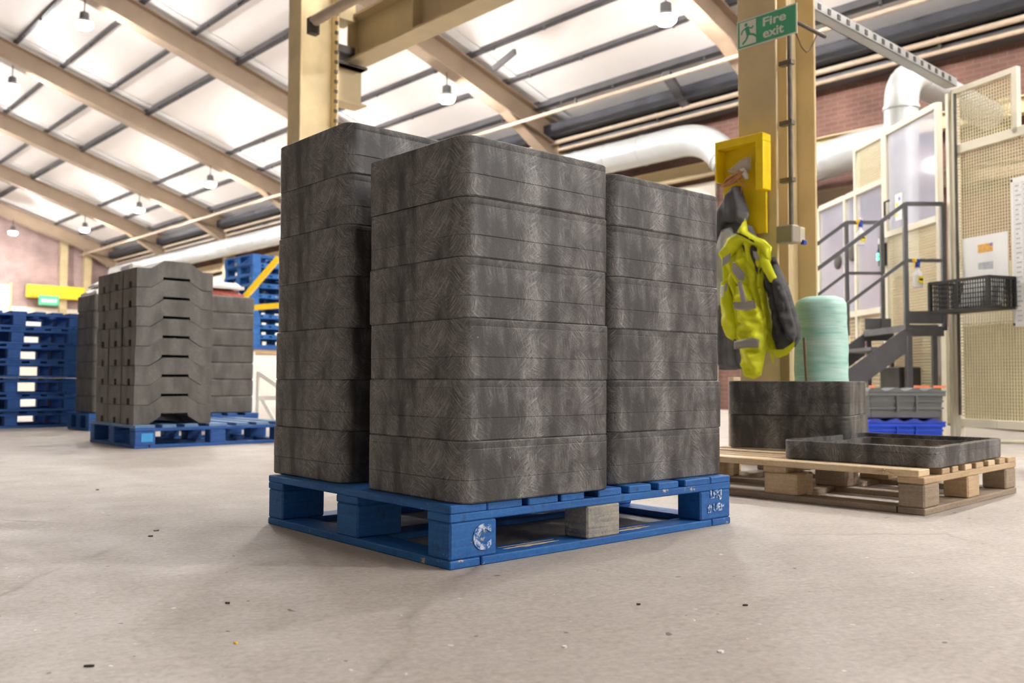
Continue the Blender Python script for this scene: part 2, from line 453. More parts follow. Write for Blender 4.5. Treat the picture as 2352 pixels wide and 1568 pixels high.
def pillow(name, poly, y0, thick, mat, parent, step=.008, fold=.0, ff=(40, 8), ph=0, back=.25, soft=.05):
    """soft cloth shape: an outline (x, z) given depth, bulging towards -y with folds"""
    xs = [p[0] for p in poly]; zs = [p[1] for p in poly]
    nx = int((max(xs) - min(xs)) / step) + 2; nz = int((max(zs) - min(zs)) / step) + 2
    idx, pts, cells = {}, [], []
    def vid(i, j):
        if (i, j) not in idx: idx[(i, j)] = len(pts); pts.append((min(xs) + i * step, min(zs) + j * step))
        return idx[(i, j)]
    for i in range(nx):
        for j in range(nz):
            if inside((min(xs) + (i + .5) * step, min(zs) + (j + .5) * step), poly):
                cells.append((vid(i, j), vid(i + 1, j), vid(i + 1, j + 1), vid(i, j + 1)))
    cnt = {}
    for c in cells:
        for k in range(4): e = tuple(sorted((c[k], c[(k + 1) % 4]))); cnt[e] = cnt.get(e, 0) + 1
    bnd = {v for e, n in cnt.items() if n == 1 for v in e}
    fr, bk = [], []
    for k, p in enumerate(pts):
        d, q = nearest(p, poly)
        if k in bnd: p = q; d = 0
        x, z = p; hgt = thick * math.sqrt(min(1, d / soft) * (2 - min(1, d / soft)))
        f = fold * (math.sin(ff[0] * x + ff[1] * z + ph) + .6 * math.sin(ff[0] * .55 * x - ff[1] * 1.7 * z + ph * 2.1) + .5 * math.sin(ff[1] * 3.1 * z + 9 * x + ph)) * min(1, d / .02)
        fr.append((x, y0 - hgt - f, z)); bk.append((x, y0 + hgt * back, z))
    m = MB(); n = len(pts); m.v = fr + bk
    for c in cells:
        m.f.append(c); m.m.append(0); m.f.append(tuple(n + i for i in reversed(c))); m.m.append(0)
    for e, k in cnt.items():
        if k == 1: m.f.append((e[0], e[1], n + e[1], n + e[0])); m.m.append(0)
    return m.build(name, mat, parent, smooth=True)
def text_mesh(name, body, size, mat, parent, loc, rot, bold=0.0, depth=.001, fit=None):
    """lettering as a thin mesh; fit = (width, height of the tallest letter)"""
    cu = bpy.data.curves.new(name, 'FONT'); cu.body = body; cu.size = size; cu.extrude = depth; cu.offset = bold
    tmp = bpy.data.objects.new(name, cu); C.objects.link(tmp)
    dg = bpy.context.evaluated_depsgraph_get(); dg.update()
    me = bpy.data.meshes.new_from_object(tmp.evaluated_get(dg)); bpy.data.objects.remove(tmp)
    me.materials.clear(); me.materials.append(MATS[mat])
    if fit:
        xs = [v.co.x for v in me.vertices]; ys = [v.co.y for v in me.vertices]
        kx, ky = fit[0] / (max(xs) - min(xs)), fit[1] / (max(ys) - min(ys)); x0_, y0_ = min(xs), min(ys)
        for v in me.vertices: v.co.x = (v.co.x - x0_) * kx; v.co.y = (v.co.y - y0_) * ky
    o = link(name, me, parent, loc); o.rotation_euler = rot; return o

BF = dict(loc=C1, rotz=YAW_B)                    # building frame: x = across, y = along
# ------------------------------------------------------------------ setting
fl = MB().box(RIDGE_Q * 2 - WALL_Q - .3, WALL_Q + .3, BACK_L - .3, GABLE_L + .3, -.2, 0).build('floor', 'concrete', **BF); struct(fl)
LQ = RIDGE_Q * 2 - WALL_Q
def wall(name, q0, q1, l0, l1, z1, mat):
    return struct(MB().box(q0, q1, l0, l1, 0, z1).build(name, mat, **BF))
wr = wall('wall_right', WALL_Q, WALL_Q + .3, BACK_L - .3, GABLE_L + .3, roofz(WALL_Q) + .62, 'brick')
wall('wall_left', LQ - .3, LQ, BACK_L - .3, GABLE_L + .3, roofz(WALL_Q) + .62, 'wall_cream')
zr = roofz(RIDGE_Q) + .75; ze = roofz(WALL_Q) + .6
for nm, l0, l1, mt in (('wall_far', GABLE_L, GABLE_L + .3, 'brick_hazy'), ('wall_back', BACK_L - .3, BACK_L, 'wall_cream')):
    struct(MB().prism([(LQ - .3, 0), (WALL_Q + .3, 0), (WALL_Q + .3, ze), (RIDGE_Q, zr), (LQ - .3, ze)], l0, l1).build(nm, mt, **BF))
# cream boarding on the low part of the eaves wall
MB().box(WALL_Q - .05, WALL_Q, 6.3, GABLE_L - .2, 0, 3.98).build('cladding', 'wall_cream', wr)
wf_ = bpy.data.objects['wall_far']
MB().box(LQ + .1, WALL_Q - .1, GABLE_L - .05, GABLE_L, 0, 3.3).build('cladding', 'wall_cream', wf_)
# roof: sheets, panels, purlins, rafters
RZ = .60
ce = MB()
k = (zr - ze) / (WALL_Q + .3 - RIDGE_Q)
def cz(q): return roofz(q) + RZ
for a, b in ((RIDGE_Q, WALL_Q + .3), (LQ - .3, RIDGE_Q)):
    ce.add([(a, BACK_L - .3, cz(a) + .02), (b, BACK_L - .3, cz(b) + .02), (b, GABLE_L + .3, cz(b) + .02), (a, GABLE_L + .3, cz(a) + .02),
            (a, BACK_L - .3, cz(a) + .14), (b, BACK_L - .3, cz(b) + .14), (b, GABLE_L + .3, cz(b) + .14), (a, GABLE_L + .3, cz(a) + .14)],
           [(3, 2, 1, 0), (4, 5, 6, 7), (0, 1, 5, 4), (1, 2, 6, 5), (2, 3, 7, 6), (3, 0, 4, 7)])
ceil = struct(ce.build('ceiling', 'ceiling_white', **BF))
PUR = [-4.4, -3.4, -2.4, -1.4, -.35, .65, 1.65, 2.7, 3.68, 5.83, 6.74, 7.6]
edges = [RIDGE_Q + .05] + PUR + [WALL_Q - .02]
slope = math.atan(.3226)
pm = {}
for kb in range(-1, 8):
    l0, l1 = max(kb * BAY, -5), min((kb + 1) * BAY, GABLE_L)
    for a, b in zip(edges[:-1], edges[1:]):
        key = (round(b - a, 3), round(l1 - l0, 3)); ln = (b - a) / math.cos(slope)
        if key not in pm:
            m = MB().box(-ln / 2 + .006, ln / 2 - .006, -(l1 - l0) / 2 + .01, (l1 - l0) / 2 - .01, -.012, .012)
            me = m.mesh('panel', 'ceiling_white'); pm[key] = me
        o = link('panel', pm[key], ceil, ((a + b) / 2, (l0 + l1) / 2, cz((a + b) / 2) - .004)); o.rotation_euler.y = slope
for kb in range(0, 8):                           # paler strip just below the ceiling, near side of every rafter
    for a, b in zip(edges[:-1], edges[1:]):
        ln = (b - a) / math.cos(slope); key = ('s', round(b - a, 3))
        if key not in pm: pm[key] = MB().box(-ln / 2 + .03, ln / 2 - .03, -.11, .11, -.015, .0).mesh('pale_strip', 'ceiling_edge')
        o = link('pale_strip', pm[key], ceil, ((a + b) / 2, kb * BAY - .30, cz((a + b) / 2) - .03)); o.rotation_euler.y = slope
for q in PUR:                                    # purlins, each bay of a purlin is one piece
    heavy = q in (3.68, 7.6)
    for kb in range(-1, 7):
        m = MB(); hh, ww = (.15, .075) if heavy else (.10, .05)
        m.box(-ww / 2, ww / 2, -BAY / 2, BAY / 2, -hh, 0); m.box(-ww / 2, ww / 2 + .03, -BAY / 2, BAY / 2, -hh, -hh + .008)
        for yy in (-1.6, .4, 1.7): m.box(-.025, .025, yy - .02, yy + .02, -hh - .05, -hh)
        m.build('purlin', 'purlin_grey', ceil, loc=(q, (kb + .5) * BAY, cz(q) - .012)).rotation_euler.y = slope
RD = .50
for kb in range(-5, 8):
    l = kb * BAY
    m = MB()
    m.ibeam((WALL_Q - .05, l, roofz(WALL_Q)), (RIDGE_Q, l, roofz(RIDGE_Q)), .45, .30, .022, .014)
    m.build('rafter', 'rafter_brown', ceil)
    m = MB(); m.ibeam((LQ + .05, l, roofz(LQ)), (RIDGE_Q, l, roofz(RIDGE_Q)), .45, .30, .022, .014)
    m.build('rafter', 'rafter_brown', ceil)
    if kb >= 0:                                  # deepened haunch where the rafter meets the wall
        q0, q1 = WALL_Q - .03, WALL_Q - 1.7
        m = MB().prism([(q0, roofz(q0) + .02), (q1, roofz(q1) + .02), (q0, roofz(q0) - .45)], l - .012, l + .012)
        m.bar((q1, l, roofz(q1)), (q0, l, roofz(q0) - .45), .26, .02)
        m.build('haunch', 'rafter_brown', ceil)
        MB().box(WALL_Q - .34, WALL_Q - .02, l - .13, l + .13, 0, roofz(WALL_Q) + .1).build('wall_post', 'cream_steel', wr)
# dark eaves gutter and band
MB().box(WALL_Q - .62, WALL_Q - .02, -14, GABLE_L, roofz(WALL_Q) + .22, roofz(WALL_Q) + .46).build('eaves_band', 'eave_navy', ceil)
MB().box(WALL_Q - .30, WALL_Q - .02, -14, GABLE_L, roofz(WALL_Q) - .02, roofz(WALL_Q) + .10).build('eaves_rail', 'purlin_grey', ceil)

# ------------------------------------------------------------------ lamps
def make_lamp():
    root = empty('high_bay_lamp')
    MB().tube([(0, 0, .12), (0, 0, .40)], .012, 8).build('rod', 'dark_steel', root)
    MB().lathe([(.03, .0), (.075, .0), (.085, .03), (.08, .12), (.03, .15)], 16).build('ballast_housing', 'purlin_grey', root, smooth=.6)
    MB().lathe([(.07, -.005), (.10, -.02), (.145, -.065), (.155, -.072), (.155, -.08), (.07, -.078)], 20).build('reflector', 'duct_silver', root, smooth=.7)
    MB().lathe([(.05, -.082), (.147, -.082), (.15, -.10), (.142, -.135), (.10, -.175), (.03, -.185)], 20).build('globe', 'lamp_glow', root, smooth=True)
    return root
lamp0 = make_lamp(); first = True
near_lbl = {
    (5.36, 1): 'large dazzling high bay lamp beside the fire exit column, at top of photo',
    (5.36, 2): 'bright high bay lamp above the grey frame stacks, left of a brown rafter',
    (.61, 3): 'blurred glowing high bay lamp near the top left corner of photo',
    (.61, 4): 'glowing high bay lamp at the left edge of photo, under the white roof',
    (5.36, 4): 'round glowing high bay lamp left of the tall stack, between two rafters',
    (5.36, 5): 'small glowing high bay lamp high above the arched grey units',
    (5.36, 6): 'smallest glowing high bay lamp near the far end of the hall',
    (5.36, 3): 'high bay lamp hidden above the stacked frames behind the cream column',
    (.61, 5): 'distant high bay lamp outside the left edge under the fifth rafter',
    (.61, 6): 'distant high bay lamp outside the left edge under the sixth rafter'}
for q in (5.36, .61):
    for kb in range(-5, 7):
        o = lamp0 if first else copy_tree(lamp0); first = False
        z = roofz(q) - .40
        o.location = B(q, kb * BAY, z)
        tag(o, near_lbl.get((q, kb), 'high bay lamp under the roof outside the view'), 'lamp', 'high bay lamps under the rafters')
o = copy_tree(lamp0); o.location = at_l(30, 528, GABLE_L - 2.6) ; o.location.z += 0
tag(o, 'glowing lamp in front of the far brick wall at left', 'lamp', 'high bay lamps under the rafters')

# ------------------------------------------------------------------ steel columns and crane beam
def column(l, q, name_label):
    root = empty('steel_column', B(q, l), YAW_B)
    D, Wd, tf = .455, .255, .022
    H = 8.1
    MB().box(-D / 2, -D / 2 + tf, -Wd / 2, Wd / 2, 0, H).build('flange', 'column_steel', root, bevel=.003)
    MB().box(D / 2 - tf, D / 2, -Wd / 2, Wd / 2, 0, H).build('flange', 'column_steel', root, bevel=.003)
    MB().box(-D / 2 + tf, D / 2 - tf, -.008, .008, 0, H).build('web', 'column_steel', root)
    MB().box(-.25, .25, -.16, .16, 0, .025).build('base_plate', 'column_steel', root)
    tag(root, name_label, 'column'); return root
col_r = column(0, 0, 'cream steel column carrying the fire exit sign and yellow box')
# welded cable strip inside the web of the near column
MB().box(-.02, .02, -.075, -.008, 0, 5).build('stiffener', 'cream_steel', col_r)
CL = 5.48
col_l = column(CL, 0, 'cream steel column behind the tall left stack, with crane beam bracket')
m = MB()
for i in range(26): m.lathe([(.016, -.012), (.016, .012)], 6)
b = MB()
for i in range(24):
    b.box(.175, .205, -.15, -.128, 2.25 + i * .105, 2.285 + i * .105)
b.build('bolt_row', 'dark_steel', col_l)['kind'] = 'stuff'
# bracket for the beam
br = empty('bracket', (.2275, 0, 3.45), 0, col_l)
MB().ibeam((0, 0, 0), (.36, 0, 0), .42, .24, .02, .012).build('bracket_arm', 'cream_steel', br)
MB().box(-.001, .36, -.13, .13, .40, .425).build('bracket_plate', 'dark_steel', br)
zb = 3.93
beam = empty('crane_beam', B(.52, CL, zb), YAW_B)
MB().ibeam((0, .05, 0), (0, -CL - 4, 0), .48, .26, .024, .014).build('beam', 'cream_steel', beam)
for yy in (-.02, -1.2, -2.4, -3.6): MB().box(-.12, .12, yy - .008, yy + .008, .024, .456).build('stiffener', 'cream_steel', beam)
MB().box(-.035, .035, -CL - 4, .02, .48, .54).build('crane_rail', 'dark_steel', beam)
MB().box(-.30, -.10, -.14, .10, .04, .12).build('fixing_angle', 'dark_steel', beam)
MB().box(-.30, -.10, -.14, .10, .40, .62).build('fixing_block', 'cream_steel', beam)
tag(beam, 'cream steel crane beam running from the left column up to the top', 'beam')
# round handrail tube fixed to the left column
t0 = at_q(722, 48, -.30); t1 = t0 - Lv * 4.2
hp = empty('column_pipe', t0); MB().tube([(0, 0, 0), tuple(t1 - t0)], .055, 14).build('tube', 'pipe_tan', hp, smooth=.8)
MB().box(-.05, .05, -.02, .06, -.13, .03).build('clip', 'dark_steel', hp, rotz=YAW_B)
tag(hp, 'tan round pipe leaving the left column towards the top of photo', 'pipe')

# ------------------------------------------------------------------ wall services
def lpipe(name, q, z, l0, l1, r, mat, label, nn=10):
    root = empty(name, B(q, l0, z), YAW_B)
    MB().tube([(0, 0, 0), (0, l1 - l0, 0)], r, nn).build('tube', mat, root, smooth=.8)
    for i in range(int((l1 - l0) / BAY) + 1): MB().box(-.02, .02, i * BAY + .3, i * BAY + .34, -r * .5, r + .10).build('hanger', 'dark_steel', root)
    return tag(root, label, 'pipe')
lpipe('service_pipe', 7.0, 5.47, -2.0, GABLE_L - .2, .035, 'pipe_tan', 'thin tan pipe hung under the rafters along the whole hall')
lpipe('service_pipe', 8.05, 5.27, -8, GABLE_L - .2, .045, 'pipe_tan', 'upper of two parallel tan pipes along the brick eaves wall')
lpipe('service_pipe', 8.10, 5.12, -8, GABLE_L - .2, .035, 'pipe_tan', 'lower of two parallel tan pipes along the brick eaves wall')
rb = empty('steel_rail', B(WALL_Q - .2, -8, 4.05), YAW_B)
MB().ibeam((0, 0, 0), (0, 44, 0), .24, .16).build('beam', 'cream_steel', rb); tag(rb, 'pale steel rail beam along the brick wall below the ducts', 'beam')
rb = empty('steel_rail', B(WALL_Q - .15, -8, 3.25), YAW_B)
MB().ibeam((0, 0, 0), (0, 14.0, 0), .22, .14).build('beam', 'rafter_brown', rb); tag(rb, 'brown lower rail beam on the wall behind the machine enclosure', 'beam')
# strut at the eaves
p0, p1 = at_q(1529, 169, 7.3), at_q(1580, 246, 8.1)
MB().bar((0, 0, 0), p1 - p0, .16, .10).build('eaves_strut', 'purlin_grey', loc=p0)
tag(bpy.data.objects['eaves_strut'], 'dark grey short strut slanting below the roof near the duct', 'strut')
p0, p1 = at_q(1183, 118, 5.6), at_q(1135, 158, 5.7)
MB().bar((0, 0, 0), p1 - p0, .06, .10).build('roof_brace', 'purlin_grey', loc=p0)
tag(bpy.data.objects['roof_brace'], 'short grey brace sticking out of a rafter right of the lamp', 'strut')
# big spiral duct
def smooth_path(pts, n=8, rad=.5):
    out = [Vector(pts[0])]
    for i in range(1, len(pts) - 1):
        a, b_, c = Vector(pts[i - 1]), Vector(pts[i]), Vector(pts[i + 1])
        r0 = min(rad, (a - b_).length * .45, (c - b_).length * .45)
        s, e = b_ + (a - b_).normalized() * r0, b_ + (c - b_).normalized() * r0
        for k2 in range(n + 1):
            t = k2 / n; out.append((1 - t) ** 2 * s + 2 * t * (1 - t) * b_ + t * t * e)
    return out + [Vector(pts[-1])]
qd = 7.75
dp = [at_q(430, 598, qd), at_q(1622, 312, qd), at_q(1712, 418, qd), at_q(1880, 376, qd), at_q(1962, 346, qd - .3), at_q(2080, 318, qd - .5)]
dp[0] = B(qd, 34, 4.65)
duct = empty('extract_duct', dp[0])
path = [p - dp[0] for p in smooth_path(dp, 8, .55)]
MB().tube(path, .265, 24).build('duct_tube', 'duct_silver', duct, smooth=.9)
a0, a1 = path[0], path[1]
for i in range(1, 34):
    p = a0.lerp(a1, i / 34); d = (a1 - a0).normalized() * .012
    MB().tube([p - d, p + d], .274, 24).build('seam_ring', 'duct_silver', duct, smooth=.9)
for i in (9, 10, 18, 19):
    d = (path[i + 1] - path[i - 1]).normalized() * .02
    MB().tube([path[i] - d, path[i] + d], .280, 24).build('joint_ring', 'duct_silver', duct, smooth=.9)
tag(duct, 'large silver spiral duct along the wall with a downward elbow', 'duct')
# duct of the machine
mp = [at_Y(2070, 640, 10.2), at_Y(2070, 165, 10.2)]
mp.append(mp[1] + Tv * 2.6 + Vector((0, 0, .02)))
md = empty('machine_duct', mp[0]); path = [p - mp[0] for p in smooth_path(mp, 10, .42)]
MB().tube(path, .185, 24).build('duct_tube', 'duct_silver', md, smooth=.9)
for i in (1, 11):
    d = (path[min(i + 1, len(path) - 1)] - path[i - 1]).normalized() * .02
    MB().tube([path[i] - d, path[i] + d], .198, 24).build('joint_ring', 'duct_silver', md, smooth=.9)
tag(md, 'silver upright duct with a bend rising out of the machine enclosure', 'duct')
# cable tray from enclosure corner to the column row
K = Vector((3.85, 7.97, 0))
tr = empty('cable_tray', K + Vector((-.02, -.03, 3.10)), YAW_B)
MB().box(-3.4, .1, -.05, -.043, 0, .07).box(-3.4, .1, .043, .05, 0, .07).box(-3.4, .1, -.05, .05, 0, .006).build('channel', 'duct_silver', tr)
for i in range(24): MB().box(-3.3 + i * .14, -3.26 + i * .14, -.056, -.05, .015, .055).build('slot_rung', 'dark_steel', tr)
tag(tr, 'grey cable tray slanting from the column to the enclosure corner', 'cable tray')

# ------------------------------------------------------------------ pallets
ZD = .162
def pallet(name, label, loc, rotz, deck, size=(1.2, 1.0), mats=None, blocks=None, group=None, h=ZD, pale=False):
    """local x: across the deck boards, local y: along the deck boards; corner at the origin"""
    sx, sy = size; M = mats or ('blue_timber',) * 4
    root = empty(name, loc, rotz); t = .022
    hb = h - 3 * t
    bx = blocks or [(0, .145), (sx / 2 - .06, sx / 2 + .06), (sx - .145, sx)]
    by = [(0, .10), (sy / 2 - .06, sy / 2 + .06), (sy - .10, sy)]
    for a, b_ in deck: board('deck_board', a, b_, 0, sy, h - t, h, M[0], root)
    for a, b_ in by: board('stringer_board', 0, sx, a, b_, h - 2 * t, h - t, M[1], root)
    for i, (a, b_) in enumerate(bx):
        for j, (c, d) in enumerate(by): board('block', a + .001, b_ - .001, c + .001, d - .001, t, t + hb, M[2] if (i, j) != (1, 0) else M[3], root, b=.005)
    for a, b_ in ((0, .10), (sy / 2 - .05, sy / 2 + .05), (sy - .10, sy)):
        board('base_board', .105, sx - .105, a, b_, 0, t, M[1], root)
    for a, b_ in ((0, .10), (sx - .10, sx)): board('base_board', a, b_, 0, sy, 0, t, M[1], root)
    if group: root['group'] = group
    tag(root, label, 'pallet'); return root
P0 = Vector((-.1552, 2.3265, 0)); YAW_P = .7222
deck_main = [(0, .247), (.27, .383), (.395, .489), (.548, .649), (.682, .786), (.821, .921), (.954, 1.088), (1.091, 1.2)]
deck_main = [(0, .122), (.124, .247)] + deck_main[1:]
pal_main = pallet('pallet', 'worn blue timber pallet under the tall grey frame stacks', P0, YAW_P, deck_main,
                  mats=('blue_timber', 'blue_timber', 'blue_timber', 'chipboard'), blocks=[(0, .158), (.50, .643), (1.036, 1.2)])
text_mesh('stencil', 'C', .085, 'white_stencil', pal_main, (.075, -.0012, .045), (PI / 2, 0, 0), .004, .0006)
text_mesh('stencil', 'LFKJ', .034, 'white_stencil', pal_main, (1.085, -.0012, .094), (PI / 2, 0, 0), .0015, .0006)
text_mesh('stencil', '# UEP', .034, 'white_stencil', pal_main, (1.072, -.0012, .050), (PI / 2, 0, 0), .0015, .0006)
for (a, b_, c) in ((.22, .43, .06), (.66, .84, .05)):                      # split splinters on the base board
    for (y0, y1) in ((.035, .060), (.066, .078)):
        n = 14; up_, lo_ = [], []
        for i in range(n + 1):
            x = a + (b_ - a) * (i / n) + random.uniform(-.004, .004); wv_ = math.sin(PI * i / n) ** .5
            up_.append((x, (y0 + y1) / 2 + (y1 - y0) / 2 * wv_ * random.uniform(.3, 1.0))); lo_.append((x, (y0 + y1) / 2 - (y1 - y0) / 2 * wv_ * random.uniform(.3, 1.0)))
        MB().prism(lo_ + up_[::-1], .0215, .0226, axes='xy').build('torn_grain', 'bare_timber_pale', pal_main)

# ------------------------------------------------------------------ moulded frames
def rrect(sx, sy, r, ins, n=7):
    r = max(r - ins, .004); hx, hy = sx / 2 - ins, sy / 2 - ins; out = []
    for cx, cy, a0 in ((hx - r, hy - r, 0), (-hx + r, hy - r, PI / 2), (-hx + r, -hy + r, PI), (hx - r, -hy + r, 1.5 * PI)):
        for i in range(n + 1): a = a0 + PI / 2 * i / n; out.append((cx + r * math.cos(a), cy + r * math.sin(a)))
    return out
def frame_mesh(name, sx, sy, h, r, levels, mat='frame_plastic'):
    m = MB(); rings = [rrect(sx, sy, r, ins) for ins, z in levels]; n = len(rings[0])
    for (ins, z), rg in zip(levels, rings): m.v += [(x, y, z) for x, y in rg]
    k = len(levels)
    for i in range(k):
        j = (i + 1) % k
        for a in range(n):
            b_ = (a + 1) % n; m.f.append((i * n + a, i * n + b_, j * n + b_, j * n + a)); m.m.append(1 if levels[i][1] == h == levels[j][1] or (levels[i][1] == levels[j][1] > h * .5) else 0)
    me = m.mesh(name, [mat, 'rim_sheen'], smooth=.5)
    bm = bmesh.new(); bm.from_mesh(me); bmesh.ops.recalc_face_normals(bm, faces=bm.faces); bm.to_mesh(me); bm.free()
    me.set_sharp_from_angle(angle=.45)
    return me
def std_levels(h, seam=.37, wall=.055):
    g = .0014; L_ = [(.004, 0), (.0007, .004)]
    z = h * seam; L_ += [(.0003, z - .0012), (g, z), (0, z + .0016)]
    z = h * .875; L_ += [(0, z - .0014), (g * .8, z), (.0004, z + .0016)]
    L_ += [(.0004, h - .003), (.003, h)]
    L_ += [(wall, h), (wall, h - .02), (wall - .02, h - .02), (wall - .02, 0)]
    return L_
UH = .160
me_unit = frame_mesh('plastic_frame', .565, .475, UH, .045, std_levels(UH))
ORD = ['bottom', 'second from bottom', 'third from bottom', 'fourth from bottom', 'fifth from bottom', 'sixth from bottom', 'seventh from bottom']
def to_world(u, v, z): # pallet frame: v along x, u along y
    c, s = math.cos(YAW_P), math.sin(YAW_P)
    return Vector((P0.x + v * c - u * s, P0.y + v * s + u * c, z))
def frame_stack(cu, cv, n, where, dev, top):
    for i in range(n):
        dx, dy = dev[i % len(dev)]
        o = link('chamber_section', me_unit, None, to_world(cu + dx, cv + dy, ZD + .001 + i * UH), YAW_P + random.uniform(-.004, .004))
        lb = ('topmost' if i == n - 1 else ORD[i]) + ' grey moulded plastic frame in the ' + where
        tag(o, lb, 'plastic frame', 'moulded plastic frames on the blue pallet')
frame_stack(.2265, .315, 6, 'front corner stack nearest the camera', [(0, 0), (.001, .001), (-.002, .002), (.003, -.001), (.002, .002), (-.001, -.004)], 0)
frame_stack(.822, .320, 7, 'tallest stack at the left', [(.012, .0), (.008, .002), (.004, 0), (-.002, .003), (-.003, 0), (-.004, .003), (-.006, 0)], 0)
frame_stack(.275, .930, 6, 'right hand stack beside the hi-vis jacket', [(0, .010), (-.003, .012), (.003, .006), (.0, .004), (.003, .004), (0, .002)], 0)

# ------------------------------------------------------------------ bare timber pallet with frames at right
YAW_W = math.radians(44.3)
W0 = Vector((1.488, 3.300, 0))
# local x along r (right, away), local y along w (left, away)
hw = .160; t = .024
wp = empty('pallet', W0, YAW_W)
for i, (a, b_) in enumerate([(0, .10), (.16, .235), (.262, .322), (.40, .47), (.52, .60), (.66, .735), (.79, .86), (.90, 1.0)]):
    rot = (0, 0, .012) if i in (1, 2) else None
    board('deck_board', a, b_, 0 if i else .02, 1.2, hw - t, hw - (.001 if i else -.002), 'bare_timber_pale' if i in (0, 3, 5) else 'bare_timber', wp, rot=rot)
for a, b_ in ((0, .10), (.55, .65), (1.1, 1.2)): board('stringer_board', 0, 1.0, a, b_, hw - 2 * t, hw - t, 'bare_timber', wp)
for i, (a, b_) in enumerate(((0, .145), (.43, .56), (.87, 1.0))):
    for j, (c, d) in enumerate(((0, .10), (.50, .65), (1.1, 1.2))):
        board('block', a + .002, b_ - .002, c + .002, d - .002, t, hw - 2 * t, 'old_timber' if (i + j) % 2 == 0 else 'bare_timber', wp, b=.006)
for a, b_ in ((0, .10), (.45, .55), (.9, 1.0)): board('base_board', a, b_, .105, 1.2, 0, t, 'old_timber', wp)
for a, b_ in ((0, .10), (.56, .66), (1.1, 1.2)):
    board('base_board', 0 if a == 0 else .105, 1.0 if a == 0 else .895, a, b_, 0 if a == 0 else t * .0, t, 'old_timber', wp)
m = MB()
for i in range(10):
    y = .10 + .06 * random.random(); m.bar((.012 * random.random() - .006, y, hw - .02 * random.random()), (.006, y + .05, hw - .012), .006, .003)
sp = m.build('splinters', 'bare_timber_pale', wp); sp['kind'] = 'stuff'
tag(wp, 'unpainted broken timber pallet holding the shallow grey frame', 'pallet')
# shallow open frame
hr = .078
lv = [(.004, 0), (.0007, .004), (.0003, hr * .63), (.0016, hr * .65), (0, hr * .67), (0, hr - .003), (.003, hr), (.030, hr), (.030, hr - .018), (.075, hr - .018), (.075, 0)]
me_ring = frame_mesh('plastic_frame', .80, .62, hr, .05, lv)
cr, sr = math.cos(math.radians(46)), math.sin(math.radians(46))
rc = Vector((1.565, 3.365, hw + .003)) + Vector((cr, sr, 0)) * .40 + Vector((-sr, cr, 0)) * .31
o = link('chamber_section', me_ring, None, rc, math.radians(46))
tag(o, 'shallow open rectangular grey plastic frame on the bare timber pallet', 'plastic frame')
for i in range(2):
    a = math.radians(-32 + (i * 1.2)); ca, sa = math.cos(a), math.sin(a)
    c0 = Vector((1.525, 4.135, 0)) - Vector((ca, sa, 0)) * .2825 + Vector((-sa, ca, 0)) * .2375
    o = link('chamber_section', me_unit, None, (c0.x, c0.y, hw + .004 + i * UH), a)
    tag(o, ('lower' if i == 0 else 'upper') + ' of two stacked grey plastic frames on the bare timber pallet', 'plastic frame', 'frames on the bare pallet')

# ------------------------------------------------------------------ things on the near column
A_COL = YAW_B - PI / 2                             # x to the right, y into the column, z up
def colroot(name, off, z0=0.0):
    r = empty(name, B(-.2275 - off, 0, z0), A_COL); return r
colx = -Lv
def cpt(px, py, off, z0=0.0):
    p = at_q(px, py, -.2275 - off); d = p - B(-.2275 - off, 0, 0)
    return (d.dot(colx), p.z - z0)
# sign
sg = colroot('fire_exit_sign', .004)
x0, zb0 = cpt(1694, 118, .004); x1, zt1 = cpt(1831, 8, .004)
_, zt0 = cpt(1694, 50, .004); zt = (zt0 + zt1) / 2 + .0; zb_ = cpt(1831, 75, .004)[1]; zb_ = (zb_ + zb0) / 2
m = MB().box(x0, x1, -.004, .0, zb_, zt); m.build('plate', 'sign_white', sg)
e = .008; MB().box(x0 + e, x1 - e, -.0055, -.0042, zb_ + e, zt - e).build('green_field', 'sign_green', sg)
hh = zt - zb_; ww = x1 - x0
pw0, pw1 = x0 + .05 * ww, x0 + .33 * ww
MB().box(pw0, pw1, -.0068, -.0056, zb_ + .10 * hh, zt - .08 * hh).build('doorway', 'sign_white', sg)
# running figure
fx = lambda a: x0 + a * ww
fz = lambda b: zb_ + b * hh
rm = MB()
rm.tube([(fx(.165), -.0082, fz(.80)), (fx(.165), -.0070, fz(.80))], hh * .062, 14)
def limb(pts, wdt):
    for (a, b_), (c, d) in zip(pts[:-1], pts[1:]): rm.bar((fx(a), -.0076, fz(b_)), (fx(c), -.0076, fz(d)), .0012, wdt, up=(1, 0, .01) if abs(a - c) * ww < abs(b_ - d) * hh else (0, 0, 1))
limb([(.175, .72), (.205, .44)], hh * .15)
limb([(.18, .70), (.10, .62), (.08, .50)], hh * .05); limb([(.185, .70), (.26, .63), (.29, .70)], hh * .05)
limb([(.20, .46), (.29, .40), (.34, .30)], hh * .07); limb([(.20, .44), (.165, .28), (.10, .16)], hh * .07)
rm.build('running_figure', 'sign_green', sg)
text_mesh('lettering', 'Fire', 1.0, 'sign_white', sg, (fx(.45), -.0068, fz(.55)), (PI / 2, 0, 0), .022, .0008, (ww * .38, hh * .30))
text_mesh('lettering', 'exit', 1.0, 'sign_white', sg, (fx(.45), -.0068, fz(.15)), (PI / 2, 0, 0), .022, .0008, (ww * .34, hh * .30))
tag(sg, 'green and white fire exit sign high on the cream column', 'sign')
